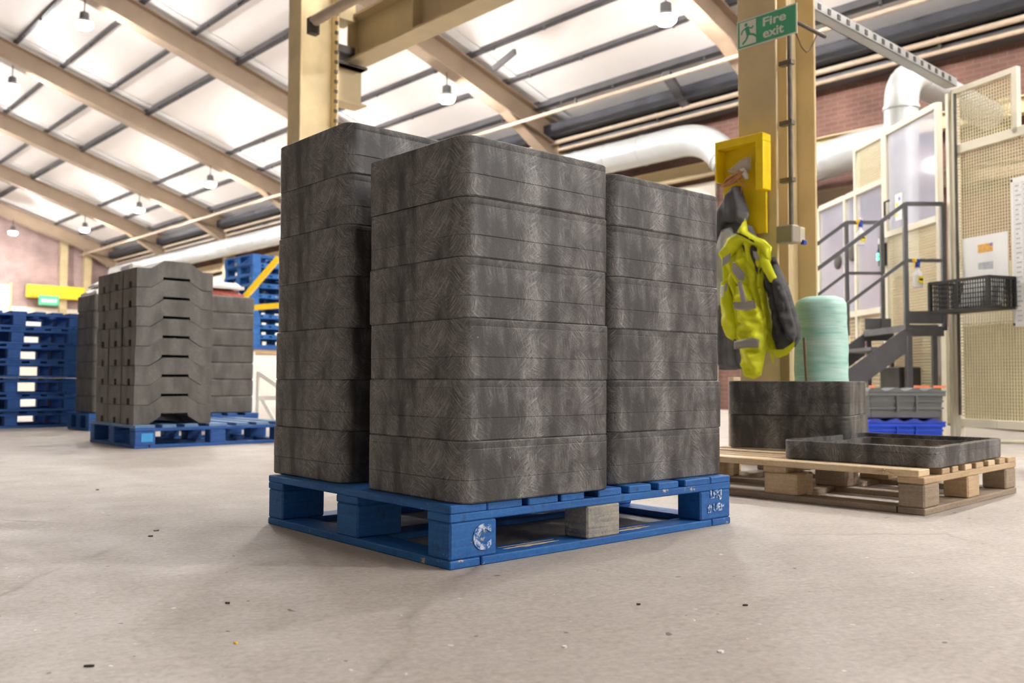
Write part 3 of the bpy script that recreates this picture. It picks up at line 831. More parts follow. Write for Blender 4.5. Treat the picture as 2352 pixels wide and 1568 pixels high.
# conduit, socket, hook
cd = empty('conduit', B(-.2275 + .03, -.20, 0), YAW_B)
ztop = 2.62
MB().tube([(0, 0, 1.36), (0, 0, ztop)], .014, 10).build('tube', 'conduit_grey', cd, smooth=.8)
for z in (1.62, 1.95, 2.30): MB().box(-.02, .02, -.02, .06, z, z + .025).build('saddle_clip', 'conduit_grey', cd)
MB().box(-.04, .04, -.03, .075, 1.27, 1.37).build('junction_box', 'socket_grey', cd, bevel=.006)
MB().box(.042, .10, -.03, .06, 1.275, 1.365).build('socket_plate', 'socket_pale', cd, bevel=.004)
MB().box(.06, .095, -.045, -.02, 1.265, 1.29).build('plug', 'trigger_blue', cd, bevel=.003)
tag(cd, 'dark vertical conduit with junction box on the cream column', 'conduit')
hk = empty('steel_hook', B(-.14, -.16, 2.58), YAW_B)
MB().tube([(0, 0, .02), (.30, -.05, -.02), (.33, -.05, -.02)], .011, 8).build('rod', 'dark_steel', hk, smooth=.8)
MB().tube([(.02, -.01, 0), (.11, -.02, -.13), (.145, -.03, -.155), (.18, -.03, -.14), (.26, -.04, -.02)], .005, 6).build('cord', 'brown_stick', hk, smooth=.8)
tag(hk, 'dark steel rod with a loop of cord below the fire exit sign', 'hook')
# yellow box
yb = colroot('yellow_box', .03)
bx0 = cpt(1661, 420, .03)[0]; bx1 = cpt(1766, 420, .03)[0]
zt = 1.90; zl = 1.335
MB().box(bx0, bx1 - .02, 0, .018, zl, zt).build('back_board', 'yellow_paint', yb, bevel=.002)
MB().box(bx0, bx1 + .015, -.085, .0, zt - .045, zt).build('top_rail', 'yellow_paint', yb, bevel=.003)
MB().box(bx1 - .035, bx1 + .015, -.085, .0, 1.575, zt - .046).build('side_rail', 'yellow_paint', yb, bevel=.003)
MB().box(bx0, bx0 + .016, -.085, .0, 1.66, zt - .046).build('side_rail', 'yellow_paint', yb, bevel=.003)
tag(yb, 'open yellow painted timber box fixed to the cream column', 'box')
# plastic sheet and twine on the box
fm = colroot('plastic_sheet', .05)
poly = [cpt(*p, .05) for p in ((1670, 396), (1698, 372), (1722, 358), (1727, 362), (1728, 388), (1722, 396), (1700, 404))]
pillow('film', poly, -.01, .012, 'clear_film', fm, .006, .003)
poly = [cpt(*p, .05) for p in ((1705, 390), (1716, 386), (1724, 398), (1727, 412), (1716, 414), (1708, 400))]
pillow('film_twist', poly, -.03, .015, 'white_plastic', fm, .005, .002)
tag(fm, 'crumpled clear plastic film tucked in the yellow box', 'plastic film')
tw = colroot('twine', .09)
m = MB(); cx_, cz_ = cpt(1682, 412, .09)
for i in range(7):
    pts = []
    for j in range(19):
        a = 2 * PI * j / 18; pts.append((cx_ + (.055 + .004 * i) * math.cos(a) + .004 * math.sin(3 * a + i), -.01 * math.sin(a + i), cz_ + (.022 + .003 * (i % 4)) * math.sin(a + .3 * i) + .01 * math.cos(a)))
    m.tube(pts, .0035, 5, cap=False)
m.build('coil', 'twine', tw, smooth=True)
m = MB()
ex, ez = cpt(1702, 418, .09)
for (a, b_) in (((1712, 432)), ((1722, 430)), ((1706, 452))):
    qx, qz = cpt(a, b_, .09); m.tube([(ex - .02, -.01, ez + .01), ((ex + qx) / 2 + .01, -.02, (ez + qz) / 2 + .012), (qx, -.02, qz)], .003, 5)
m.build('loose_end', 'twine', tw, smooth=True)
tag(tw, 'tangle of orange twine hanging on the yellow box', 'twine')

def coat_part(root, name, pts, off, y0, thick, mat, **kw):
    return pillow(name, [cpt(*p, off) for p in pts], y0, thick, mat, root, **kw)
# dark coat behind
gc = colroot('grey_coat', .06)
oc = .06
coat_part(gc, 'hood', [(1697, 428), (1710, 430), (1720, 462), (1729, 492), (1724, 508), (1712, 516), (1704, 511), (1680, 514), (1668, 540), (1650, 545), (1648, 520), (1662, 480), (1680, 450)], oc, -.035, .06, 'coat_grey', fold=.008, ff=(90, 12))
coat_part(gc, 'body', [(1660, 512), (1700, 508), (1728, 520), (1748, 560), (1752, 760), (1726, 800), (1722, 842), (1690, 850), (1655, 850), (1640, 700), (1642, 560)], oc, 0, .05, 'coat_grey', fold=.008, ff=(70, 6), ph=2)
coat_part(gc, 'sleeve', [(1672, 528), (1690, 524), (1702, 540), (1700, 600), (1690, 650), (1676, 700), (1660, 712), (1648, 690), (1652, 600), (1662, 550)], oc, -.05, .045, 'coat_pale', fold=.006, ff=(80, 9), ph=1)
coat_part(gc, 'lower_panel', [(1664, 690), (1690, 700), (1704, 760), (1706, 846), (1684, 848), (1660, 840)], oc, -.05, .03, 'coat_grey', fold=.006, ff=(90, 5), ph=3)
tag(gc, 'dark grey hooded coat hanging half hidden behind the hi-vis jacket', 'coat')
# hi-vis jacket
hj = colroot('hivis_jacket', .12); oj = .12
J = lambda name, pts, y0, th, mat, **kw: coat_part(hj, name, pts, oj, y0, th, mat, **kw)
J('lining', [(1768, 600), (1790, 590), (1800, 612), (1822, 660), (1838, 712), (1849, 752), (1850, 778), (1838, 796), (1818, 806), (1800, 808), (1790, 780), (1784, 720), (1775, 680), (1766, 650)], -.045, .055, 'lining_dark', fold=.014, ff=(100, 24), ph=1)
J('lining_sleeve', [(1800, 600), (1812, 640), (1830, 690), (1842, 735), (1850, 765), (1844, 784), (1830, 782), (1815, 742), (1800, 690), (1790, 640)], -.085, .04, 'lining_dark', fold=.009, ff=(60, 30), ph=4)
J('body', [(1690, 548), (1712, 538), (1730, 540), (1768, 552), (1786, 570), (1776, 620), (1770, 660), (1778, 700), (1788, 760), (1796, 810), (1762, 806), (1742, 770), (1728, 782), (1708, 785), (1694, 770), (1684, 750), (1682, 700), (1680, 660), (1676, 610), (1674, 584)], -.055, .05, 'hivis', fold=.016, ff=(95, 16), ph=0)
J('collar', [(1734, 505), (1738, 516), (1741, 536), (1758, 546), (1782, 562), (1792, 572), (1794, 600), (1790, 612), (1782, 596), (1774, 580), (1755, 566), (1728, 562), (1716, 578), (1700, 598), (1684, 606), (1675, 588), (1690, 566), (1704, 548), (1716, 540), (1728, 522)], -.10, .035, 'hivis', fold=.006, ff=(60, 30), ph=2, soft=.03)
J('inner_neck', [(1726, 566), (1752, 568), (1772, 584), (1778, 606), (1764, 640), (1752, 610), (1736, 596)], -.098, .006, 'lining_dark', fold=.003)
J('flap', [(1776, 580), (1790, 596), (1802, 622), (1810, 640), (1804, 652), (1794, 652), (1780, 628), (1768, 604)], -.115, .025, 'hivis', fold=.004)
J('front_panel', [(1716, 600), (1730, 590), (1748, 604), (1758, 628), (1760, 700), (1752, 690), (1740, 655), (1724, 660), (1712, 652), (1704, 630)], -.105, .03, 'hivis', fold=.011, ff=(110, 30), ph=1.2)
J('sleeve', [(1718, 660), (1742, 654), (1756, 690), (1776, 712), (1786, 745), (1788, 790), (1780, 830), (1774, 862), (1756, 871), (1740, 866), (1732, 840), (1727, 800), (1722, 740)], -.11, .055, 'hivis', fold=.013, ff=(60, 38), ph=2.5)
J('sleeve', [(1682, 650), (1694, 640), (1706, 690), (1716, 740), (1720, 765), (1708, 784), (1694, 776), (1684, 750), (1681, 700)], -.105, .04, 'hivis', fold=.008, ff=(60, 25), ph=.5)
J('hem', [(1796, 803), (1818, 803), (1836, 792), (1846, 782), (1844, 798), (1830, 815), (1812, 822), (1798, 820)], -.09, .02, 'hivis', fold=.002)
J('front_edging', [(1768, 600), (1772, 600), (1770, 655), (1778, 690), (1786, 740), (1792, 790), (1804, 824), (1802, 842), (1797, 824), (1788, 790), (1780, 740), (1772, 690), (1765, 655)], -.115, .008, 'hivis', soft=.01)
# reflective bands, a little proud of the cloth
J('reflective_band', [(1697, 598), (1716, 586), (1714, 606), (1696, 618)], -0.161, .004, 'reflective', soft=.006)
J('reflective_band', [(1718, 604), (1726, 612), (1748, 634), (1744, 650), (1732, 648), (1716, 626)], -0.155, .004, 'reflective', soft=.006)
J('reflective_band', [(1736, 652), (1746, 652), (1756, 690), (1764, 716), (1754, 718), (1744, 694)], -0.185, .004, 'reflective', soft=.006)
J('reflective_band', [(1727, 698), (1750, 698), (1776, 694), (1780, 712), (1756, 717), (1729, 714)], -0.187, .004, 'reflective', soft=.006)
J('reflective_band', [(1729, 786), (1770, 778), (1787, 782), (1786, 800), (1760, 800), (1729, 804)], -0.187, .004, 'reflective', soft=.006)
J('reflective_band', [(1764, 582), (1774, 584), (1780, 600), (1772, 604), (1766, 594)], -0.155, .004, 'reflective', soft=.006)
J('reflective_band', [(1703, 655), (1709, 655), (1707, 672), (1701, 674)], -0.163, .004, 'reflective', soft=.006)
J('care_label', [(1690, 660), (1697, 660), (1697, 685), (1690, 686)], -.152, .004, 'white_plastic', soft=.01)
J('zip', [(1716, 536), (1742, 546), (1766, 560), (1764, 563), (1740, 550), (1716, 540)], -.142, .005, 'black_zip', soft=.01)
tag(hj, 'yellow hi-vis jacket with grey reflective bands hanging from the yellow box', 'jacket')

# teal wrapped roll, stick, post
rollc = at_Y(1887, 900, 5.12); rollc.z = 0
wr_ = empty('film_roll', rollc)
def wob(t, z): return .035 * math.sin(t * 2 + z * 4) + .012 * math.sin(t * 5 + z * 23) + .010 * math.sin(z * 70 + 2 * math.sin(t))
prof = [(.02, .0), (.118, .0)] + [(.118 + .022 * math.sin(min(1, z / .75) * PI * .62), z) for z in [i * .03 for i in range(1, 31)]] + [(.133, .925), (.118, .945), (.085, .958), (.03, .962)]
MB().lathe(prof, 36, wob=wob).build('wrapped_body', 'teal_wrap', wr_, smooth=True)
tag(wr_, 'upright roll wrapped in pale teal film beside the column', 'roll')
p0 = at_Y(1856, 880, 4.98); p0.z = 0; p1 = at_Y(1847, 775, 5.0)
st = MB().tube([(0, 0, 0), (p1 - p0) * .5 + Vector((.006, 0, 0)), p1 - p0], .008, 8).build('brown_rod', 'brown_stick', loc=p0, smooth=.8)
tag(st, 'thin brown rod standing in front of the teal roll', 'rod')
p0 = at_Y(1687, 900, 4.95); p0.z = 0
st = MB().box(-.025, .025, -.025, .025, 0, .505).build('timber_post', 'bare_timber_pale', loc=p0, rotz=.3, bevel=.004)
tag(st, 'short pale timber post behind the pair of stacked frames', 'post')

# ------------------------------------------------------------------ machine enclosure
AA = math.atan2(.996, -.084); AB = math.atan2(-.938, .347)
def mesh_panel(parent, x0, x1, z0, z1, y, step=.027, r=.0035, mat='wire_cream'):
    m = MB(); n = int((x1 - x0) / step)
    for i in range(1, n): x = x0 + (x1 - x0) * i / n; m.box(x - r, x + r, y - r, y + r, z0, z1)
    n = int((z1 - z0) / step)
    for i in range(1, n): z = z0 + (z1 - z0) * i / n; m.box(x0, x1, y - r * .6, y + r * .6, z - r, z + r)
    o = m.build('wire_mesh', mat, parent); o['kind'] = 'stuff'; return o
en = empty('machine_enclosure', K, AA)
def fr(parent, x0, x1, z0, z1, y0=-.025, y1=.025, nm='frame_bar', mat='machine_frame'): return MB().box(x0, x1, y0, y1, z0, z1).build(nm, mat, parent, bevel=.003)
for a, z1 in ((-.05, 3.03), (.13, 3.0), (1.07, 3.0), (1.12, 3.0), (1.735, 3.0), (1.99, 2.52), (2.68, 2.52)): fr(en, a, a + .05, 0, z1, nm='post')
for a, b_, z in ((.18, 1.07, 2.95), (1.17, 1.735, 2.95), (.18, 1.07, 1.92), (.18, 1.07, .14)): fr(en, a, b_, z, z + .06)
for a, b_, z in ((1.17, 1.99, 2.48), (2.04, 2.68, 2.48), (1.17, 1.99, 1.18), (2.04, 2.68, 1.18), (1.17, 1.99, .14), (2.04, 2.68, .14)): fr(en, a, b_, z, z + .06)
def pane(a, b_, z0, z1): return MB().box(a, b_, -.004, .004, z0, z1).build('pane', 'acrylic', en)
pane(.18, 1.07, 1.98, 2.95); pane(1.17, 1.99, 1.24, 2.48); pane(2.04, 2.68, 1.24, 2.48)
mesh_panel(en, .18, 1.07, .20, 1.92, 0); mesh_panel(en, 1.17, 1.735, 2.54, 2.95, 0)
mesh_panel(en, 1.17, 1.99, .20, 1.18, 0, .04); mesh_panel(en, 2.04, 2.68, .20, 1.18, 0, .04)
MB().tube([(1.0, .03, 2.10), (1.0, .08, 2.12), (1.0, .08, 2.26), (1.0, .03, 2.28)], .012, 8).build('door_handle', 'black_plastic', en, smooth=.8)
lk = empty('interlock', (1.095, .03, 1.64), 0, en)
MB().box(-.04, .04, 0, .06, 0, .22).build('lock_body', 'black_plastic', lk, bevel=.005)
MB().box(-.045, .045, 0, .05, .225, .28).build('lock_cap', 'white_plastic', lk, bevel=.004)
for i, mt in enumerate(('led_green', 'led_green', 'trigger_blue')): MB().box(.015, .04, .06, .07, .06 + .04 * i, .085 + .04 * i).build('indicator', mt, lk)
for i, (a, z) in enumerate(((2.22, 1.83), (1.86, 1.87))):
    MB().lathe([(.005, .0), (.085, .0), (.085, .012), (.06, .02), (.005, .022)], 20).build('round_vent', 'machine_dark', en).matrix_local = Matrix.Translation((a, .004, z)) @ Matrix.Rotation(-PI / 2, 4, 'X')
# two warning stickers on the door glass
MB().box(.80, .93, .005, .007, 2.06, 2.32).build('sticker_sheet', 'paper', en)
for a, z in ((.83, 2.25), (.88, 2.2), (.83, 2.15), (.89, 2.1)):
    MB().box(a, a + .035, .0075, .0085, z, z + .035).build('sticker', 'trigger_blue' if a < .85 else 'label_yellow', en)
tag(en, 'cream framed machine enclosure with lilac windows and mesh door', 'enclosure')
eb = empty('mesh_fence', K + Vector((.03, -.06, 0)), AB)
BL = 2.4
fr(eb, -.02, .03, 0, 3.05, nm='post'); fr(eb, .60, .65, 2.50, 3.05, nm='post'); fr(eb, 1.35, 1.40, 0, 2.55, nm='post'); fr(eb, BL - .05, BL, 0, 2.55, nm='post')
fr(eb, .03, .60, 3.0, 3.05); fr(eb, .03, 1.35, 2.47, 2.55); fr(eb, 1.40, BL - .05, 2.47, 2.55)
fr(eb, .03, .40, .10, .17); fr(eb, .402, 1.35, .10, .17); fr(eb, 1.40, BL - .05, .10, .17)
mesh_panel(eb, .03, .60, 2.55, 3.0, 0); mesh_panel(eb, .03, 1.35, .17, 2.47, 0); mesh_panel(eb, 1.40, BL - .05, .17, 2.47, 0, .05)
MB().box(.035, .05, -.05, -.03, .2, 3.0).build('edge_cable', 'dark_steel', eb)
tag(eb, 'cream wire mesh guard fence at the right edge with papers on it', 'fence')
# machine behind the guards
mc = empty('moulding_machine', K + Vector((.9, .9, 0)), AA)
MB().box(-1.6, 1.9, -1.4, -.25, .0, 1.1).build('bed', 'machine_body', mc, bevel=.02)
MB().box(-1.5, -.2, -1.2, -.35, 1.1, 2.1).build('hopper_unit', 'machine_body', mc, bevel=.02)
MB().box(.3, 1.6, -1.3, -.45, 1.1, 1.75).build('control_cabinet', 'cream_panel', mc, bevel=.02)
MB().box(-.15, .25, -1.2, -.4, 1.1, 1.35).build('slide', 'machine_dark', mc)
for i in range(5): MB().box(-1.4 + i * .28, -1.32 + i * .28, -.26, -.235, .2, .9).build('rib', 'machine_dark', mc)
tag(mc, 'yellowish moulding machine seen through the enclosure guards', 'machine')
# under-fence clutter
hs = empty('hose', K + Vector((.28, -.72, 0)))
MB().tube([(.05, .1, .20), (.04, .02, .12), (-.02, -.08, .04), (-.12, -.14, .018), (-.30, -.10, .018), (-.55, .0, .018)], .014, 8).build('tube', 'hose_cream', hs, smooth=.8)
tag(hs, 'pale hose curving to the floor under the mesh fence', 'hose')
yh = empty('yellow_hose', K + Vector((.40, -.35, 1.65)))
for i in range(2): MB().tube([(-.05 + i * .06, 0, 0), (-.03 + i * .07, .02, .15), (.03 + i * .07, .02, .28), (.12 + i * .05, 0, .34)], .012, 8).build('tube', 'hose_yellow', yh, smooth=.8)
tag(yh, 'pair of yellow hoses behind the mesh above the pinned paper', 'hose')
# papers, board and basket on the fence
def fence_thing(name, off=0): return empty(name, K + Vector((.03, -.06, 0)) + Vector((-.938, -.347, 0)) * off, AB)
pp = fence_thing('pinned_notice', .012)
MB().box(.075, .53, -.002, .002, 1.22, 1.72).build('sheet', 'paper', pp)
MB().box(.235, .385, -.0035, -.0022, 1.575, 1.645).build('picture', 'print_orange', pp); MB().box(.355, .385, -.0042, -.0036, 1.62, 1.645).build('picture_corner', 'print_violet', pp)
MB().box(.235, .385, -.0035, -.0022, 1.42, 1.49).build('picture', 'ink_grey', pp)
tag(pp, 'white notice with two small pictures pinned to the mesh fence', 'notice')
wb = fence_thing('wall_chart', .015)
MB().box(.575, 1.3, -.006, .0, .93, 2.14).build('chart_sheet', 'paper', wb)
g = MB()
for i in range(1, 30): g.box(.60, 1.28, -.0075, -.0063, .96 + i * .039, .9615 + i * .039)
for x in (.60, .68, .76, .9, 1.04, 1.18, 1.28): g.box(x, x + .0015, -.0075, -.0063, .98, 2.10)
for i in range(29):
    for x in (.615, .69, .78, .92, 1.06): g.box(x, x + .025 + .03 * random.random(), -.0075, -.0063, .972 + i * .039, .985 + i * .039)
o = g.build('printed_lines', 'ink_grey', wb); o['kind'] = 'stuff'
for z in (.94, 2.11): MB().box(.578, .592, -.012, -.006, z, z + .02).build('clip', 'black_plastic', wb)
tag(wb, 'large white printed chart at the right edge of photo', 'chart')
bk = fence_thing('wire_basket', .02)
X0, X1, Y0, Y1, Z0, Z1 = .0, .60, -.29, -.01, 1.09, 1.325
for nm, a in (('front_grid', 'f'), ('back_grid', 'b'), ('left_grid', 'l'), ('right_grid', 'r')):
    m = MB(); 
    if a in 'fb':
        y = Y0 if a == 'f' else Y1
        for i in range(25): x = X0 + (X1 - X0) * i / 24; m.box(x - .004, x + .004, y - .003, y + .003, Z0, Z1)
        for i in range(7): z = Z0 + (Z1 - Z0) * i / 6; m.box(X0, X1, y - .003, y + .003, z - .004, z + .004)
        m.box(X0 - .01, X1 + .01, y - .010, y + .010, Z1 - .012, Z1 + .012)
    else:
        x = X0 if a == 'l' else X1
        for i in range(13): y = Y0 + (Y1 - Y0) * i / 12; m.box(x - .003, x + .003, y - .004, y + .004, Z0, Z1)
        for i in range(7): z = Z0 + (Z1 - Z0) * i / 6; m.box(x - .003, x + .003, Y0, Y1, z - .004, z + .004)
        m.box(x - .010, x + .010, Y0 - .01, Y1 + .01, Z1 - .012, Z1 + .012)
    m.build(nm, 'black_plastic', bk)['kind'] = 'stuff'
MB().box(X0 - .006, X1 + .006, Y0 - .006, Y1, Z0 - .02, Z0).build('bottom', 'black_plastic', bk)
for x in (X0, X1):
    for y in (Y0, Y1): MB().box(x - .014, x + .014, y - .012, y + .012, Z0, Z1).build('corner_post', 'black_plastic', bk)
tag(bk, 'black plastic grid basket mounted on the mesh fence', 'basket')
dc = fence_thing('paper_sheaf', .02)
for i, (dx, tl) in enumerate(((0, .10), (.05, .16), (.10, .2))):
    m = MB().prism([(.22 + dx, 1.11), (.44 + dx, 1.11), (.46 + dx + tl * .3, 1.40), (.27 + dx + tl * .4, 1.41)], -.20 + i * .05, -.197 + i * .05)
    m.build('sheet', 'paper', dc)
tag(dc, 'white papers standing in the black basket', 'papers')

# ------------------------------------------------------------------ steel steps
SX, SY, SZ = 3.47, 8.0, .985
sr_ = empty('steel_steps', (SX, SY, 0))
fq, rq = 0.0, .95                                 # front and rear sides
MB().box(0, .28, fq, rq, SZ - .012, SZ).build('landing_plate', 'stair_grey', sr_)
MB().box(0, .33, fq, fq + .012, SZ - .10, SZ - .012).box(0, .28, rq - .012, rq, SZ - .10, SZ - .012).box(-.012, 0, fq, rq, SZ - .06, SZ).build('landing_edge', 'stair_grey', sr_)
MB().box(-.02, .34, fq - .004, fq + .004, SZ + .01, SZ + .12).build('toe_board', 'stair_grey', sr_)
MB().box(.0, .26, rq - .004, rq + .004, SZ + .01, SZ + .12).build('toe_board', 'stair_grey', sr_)
for x in (.03, .25):
    for y in (fq + .02, rq - .02): MB().box(x - .02, x + .02, y - .02, y + .02, 0, SZ - .1).build('support_leg', 'stair_grey', sr_)
ROT = 1.07
rise = .745
def strg(y0):
    run = SZ / rise
    return MB().prism([(0, SZ - .02), (0, SZ - .24), (-run + .30, 0), (-run, 0), (-run, .02)], y0, y0 + .012)
strg(fq - .006).build('stringer', 'stair_grey', sr_); strg(rq - .006).build('stringer', 'stair_grey', sr_)
for i in range(1, 5):
    z = SZ - i * SZ / 5; x = -(i * SZ / 5) / rise
    MB().box(x - .05, x + .20, fq + .008, rq - .008, z - .03, z).build('tread', 'stair_grey', sr_)
def rails(y, xs, xe, par, ext):
    for x in (xs, xe): MB().box(x - .018, x + .018, y - .018, y + .018, SZ - .05, SZ + ROT).build('rail_post', 'rail_grey', par)
    MB().bar((xs, y, SZ + ROT), (xe, y, SZ + ROT), .034, .034).build('hand_rail', 'rail_grey', par)
    MB().bar((xs, y, SZ + ROT * .53), (xe, y, SZ + ROT * .53), .028, .028).build('mid_rail', 'rail_grey', par)
    MB().bar((xs, y, SZ + ROT), (xs - ext, y, SZ + ROT - ext * rise), .034, .034).build('sloping_rail', 'duct_silver' if False else 'rail_grey', par)
    MB().bar((xs, y, SZ + ROT * .53), (xs - ext, y, SZ + ROT * .53 - ext * rise), .028, .028).build('sloping_rail', 'rail_grey', par)
    MB().box(xs - ext - .018, xs - ext + .018, y - .018, y + .018, max(SZ - ext * rise - .05, 0), SZ + ROT - ext * rise).build('rail_post', 'rail_grey', par)
rails(fq, .0, .335, sr_, 1.05)
rails(rq, -.17, .18, sr_, 1.0)
tag(sr_, 'dark grey steel steps with handrails beside the machine enclosure', 'steps')

pu = empty('dark_clutter', (SX + .06, SY + .30, 0))  # dark stand-in box added for clutter and darkness below the landing
MB().box(0, .20, 0, .45, .03, .62).build('cabinet', 'machine_dark', pu, bevel=.01)
MB().box(.01, .19, .02, .43, .0, .03).build('plinth', 'stair_grey', pu)
MB().tube([(.05, -.04, .05), (.05, -.04, .70), (.10, .1, .78)], .02, 8).build('riser_pipe', 'conduit_grey', pu, smooth=.8)
MB().box(.04, .16, -.012, .0, .30, .42).build('panel_plate', 'socket_grey', pu)
tag(pu, 'dark box added for the clutter and darkness under the steel step landing', 'cabinet')
# spray bottles hooked on the rails
def bottle(loc, rz, label):
    r = empty('spray_bottle', loc, rz)
    prof = [(.03, 0), (.040, .004), (.042, .03), (.042, .10), (.038, .125), (.02, .15), (.014, .175), (.014, .185)]
    MB().lathe(prof, 18).build('bottle', 'white_plastic', r, smooth=.9)
    MB().box(-.026, .026, -.0445, -.040, .035, .095).build('bottle_label', 'label_yellow', r)
    MB().box(-.018, .018, -.0452, -.0447, .06, .075).build('label_print', 'black_plastic', r)
    tg = MB().lathe([(.02, .178), (.021, .205), (.016, .21)], 14); tg.box(-.014, .02, -.012, .012, .205, .25)
    tg.build('pump_head', 'trigger_blue', r, smooth=.6)
    MB().box(-.045, -.014, -.012, .012, .225, .255).build('nozzle', 'trigger_yellow', r, bevel=.003)
    MB().prism([(-.02, .225), (-.03, .222), (-.05, .17), (-.042, .168)], -.006, .006).build('trigger', 'trigger_yellow', r)
    MB().lathe([(.005, 0), (.012, 0), (.012, .02), (.005, .02)], 10).build('cap', 'white_plastic', r, loc=(.012, 0, .25))
    tag(r, label, 'spray bottle', 'spray bottles on the step rails')
bottle((3.55, SY - .055, SZ + ROT * .53 - .245), .25, 'white spray bottle with yellow label hooked on the front rail')
bottle((3.42, SY + rq - .055, SZ + ROT - .235), .25, 'white spray bottle hooked on the farther top rail')

# ------------------------------------------------------------------ crates
def crate(name, loc, rz, h, mat, lidmat, label, clips=None, wd=.58, dp_=.38):
    r = empty(name, loc, rz)
    t_ = .018; m = MB()
    pts = [(-wd / 2 + .02, -dp_ / 2 + .02), (wd / 2 - .02, -dp_ / 2 + .02), (wd / 2 - .02, dp_ / 2 - .02), (-wd / 2 + .02, dp_ / 2 - .02)]
    top = [(-wd / 2, -dp_ / 2), (wd / 2, -dp_ / 2), (wd / 2, dp_ / 2), (-wd / 2, dp_ / 2)]
    m.add([(x, y, 0) for x, y in pts] + [(x, y, h) for x, y in top], [(3, 2, 1, 0), (4, 5, 6, 7), (0, 1, 5, 4), (1, 2, 6, 5), (2, 3, 7, 6), (3, 0, 4, 7)])
    m.build('body', mat, r, bevel=.006)
    for z in (h * .35, h * .62): MB().box(-wd / 2 + .004, wd / 2 - .004, -dp_ / 2 - .002, dp_ / 2 + .002, z, z + .014).build('side_rib', mat, r)
    for x in (-.075, .075): MB().box(x - .006, x + .006, -dp_ / 2 - .012, -dp_ / 2 + .01, h * .25, h * .9).build('upright_rib', mat, r)
    MB().box(-wd / 2 - .012, wd / 2 + .012, -dp_ / 2 - .012, dp_ / 2 + .012, h - .03, h).build('rim', mat, r, bevel=.005)
    for s in (-1, 1):                             # wavy interlocking lid halves
        pl = [(-wd / 2 - .012, h)] + [(-wd / 2 - .012 + (wd + .024) * i / 24, h + .022 + .012 * math.sin(i * 1.05 + s)) for i in range(25)] + [(wd / 2 + .012, h)]
        y0 = -dp_ / 2 - .014 if s < 0 else .0
        MB().prism(pl, y0, y0 + dp_ / 2 + .012).build('lid_flap', lidmat, r)
    for a, b_ in clips or []: MB().box(a, b_, -dp_ / 2 - .018, -dp_ / 2 + .01, h + .034, h + .052).build('clip', 'orange_clip', r)
    return tag(r, label, 'crate', 'stacked lidded crates')
c0 = at_Y(2058, 1000, 7.25); c0.z = 0
crate('lidded_crate', c0, .02, .165, 'crate_blue', 'crate_lid_blue', 'blue lidded plastic crate under the grey crate')
crate('lidded_crate', c0 + Vector((.005, .0, .203)), .01, .20, 'crate_grey', 'crate_grey', 'grey lidded plastic crate with orange clips on the blue crate', [(-.29, -.25), (.06, .17), (.21, .30)])

# ------------------------------------------------------------------ arched units on the blue pallet at left
G0 = Vector((-2.61, 6.33, 0)); YAW_G = math.radians(41.5)
deck7 = [(0, .14), (.19, .29), (.35, .45), (.53, .67), (.74, .84), (.90, 1.0), (1.06, 1.2)]
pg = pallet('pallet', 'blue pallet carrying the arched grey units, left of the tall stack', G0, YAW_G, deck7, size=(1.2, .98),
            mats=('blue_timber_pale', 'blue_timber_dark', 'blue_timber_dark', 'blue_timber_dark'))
MB().box(.045, .125, -.003, -.001, .045, .105).build('sticker', 'sticker_blue', pg)
AW, AD, AH = .555, .275, .139
def arch_mesh():
    prof_t = [(0, 0), (.10, 0), (.195, .062), (.375, .062), (.475, 0), (AW, 0)]
    top = [(x, z + AH - .004) for x, z in prof_t]
    sl = .022
    bot = [(0, 0), (.10, 0), (.185, .056), (.188, .056 + sl), (.382, .056 + sl), (.385, .056), (.475, 0), (AW, 0)]
    m = MB()
    full = bot + top[::-1]
    nb = [(.03, .045), (.03, 0)] if False else None
    notch = [(.045, .0)] + bot[1:] + top[::-1] + [(0, .045), (.045, .045)]
    m.prism(full, .004, .10); m.prism(notch, .10, .155); m.prism(full, .155, AD - .004)
    me = m.mesh('arched_unit', 'arch_plastic'); bm = bmesh.new(); bm.from_mesh(me); bmesh.ops.recalc_face_normals(bm, faces=bm.faces); bm.to_mesh(me); bm.free()
    return me
me_arch = arch_mesh()
cg, sg_ = math.cos(YAW_G), math.sin(YAW_G)
COLN = ['front', 'middle', 'rear']
ORD8 = ['bottom', 'second', 'third', 'fourth', 'fifth', 'sixth', 'seventh', 'topmost']
for j in range(3):
    for i in range(8):
        lx, ly = .012 + random.uniform(-.003, .003), .055 + j * (AD + .008)
        o = link('arched_unit', me_arch, None, (G0.x + lx * cg - ly * sg_, G0.y + lx * sg_ + ly * cg, ZD + .001 + i * AH), YAW_G + random.uniform(-.006, .006))
        tag(o, ORD8[i] + ' arched grey plastic unit' + (', counted upwards,' if 0 < i < 7 else '') + ' in the ' + COLN[j] + ' of three columns', 'plastic unit', 'arched grey plastic units')

# ------------------------------------------------------------------ stack of blue pallets at far left
S0 = at_z(182, 979, 0)
for i in range(7):
    d = Vector((random.uniform(-.03, .03), random.uniform(-.03, .03), 0))
    yw = YAW_B + random.uniform(-.02, .02)
    cw, sw = math.cos(yw), math.sin(yw)
    # the right front corner sits at S0
    loc = S0 + d + Vector((-cw * 1.2, -sw * 1.2, 0)) + Vector((0, 0, i * .1645))
    pallet('pallet', ('topmost' if i == 6 else ORD[i]) + ' blue pallet in the pile at the left edge', loc, yw, deck7,
           mats=('blue_timber_dark',) * 4, group='blue pallets piled at the left edge')

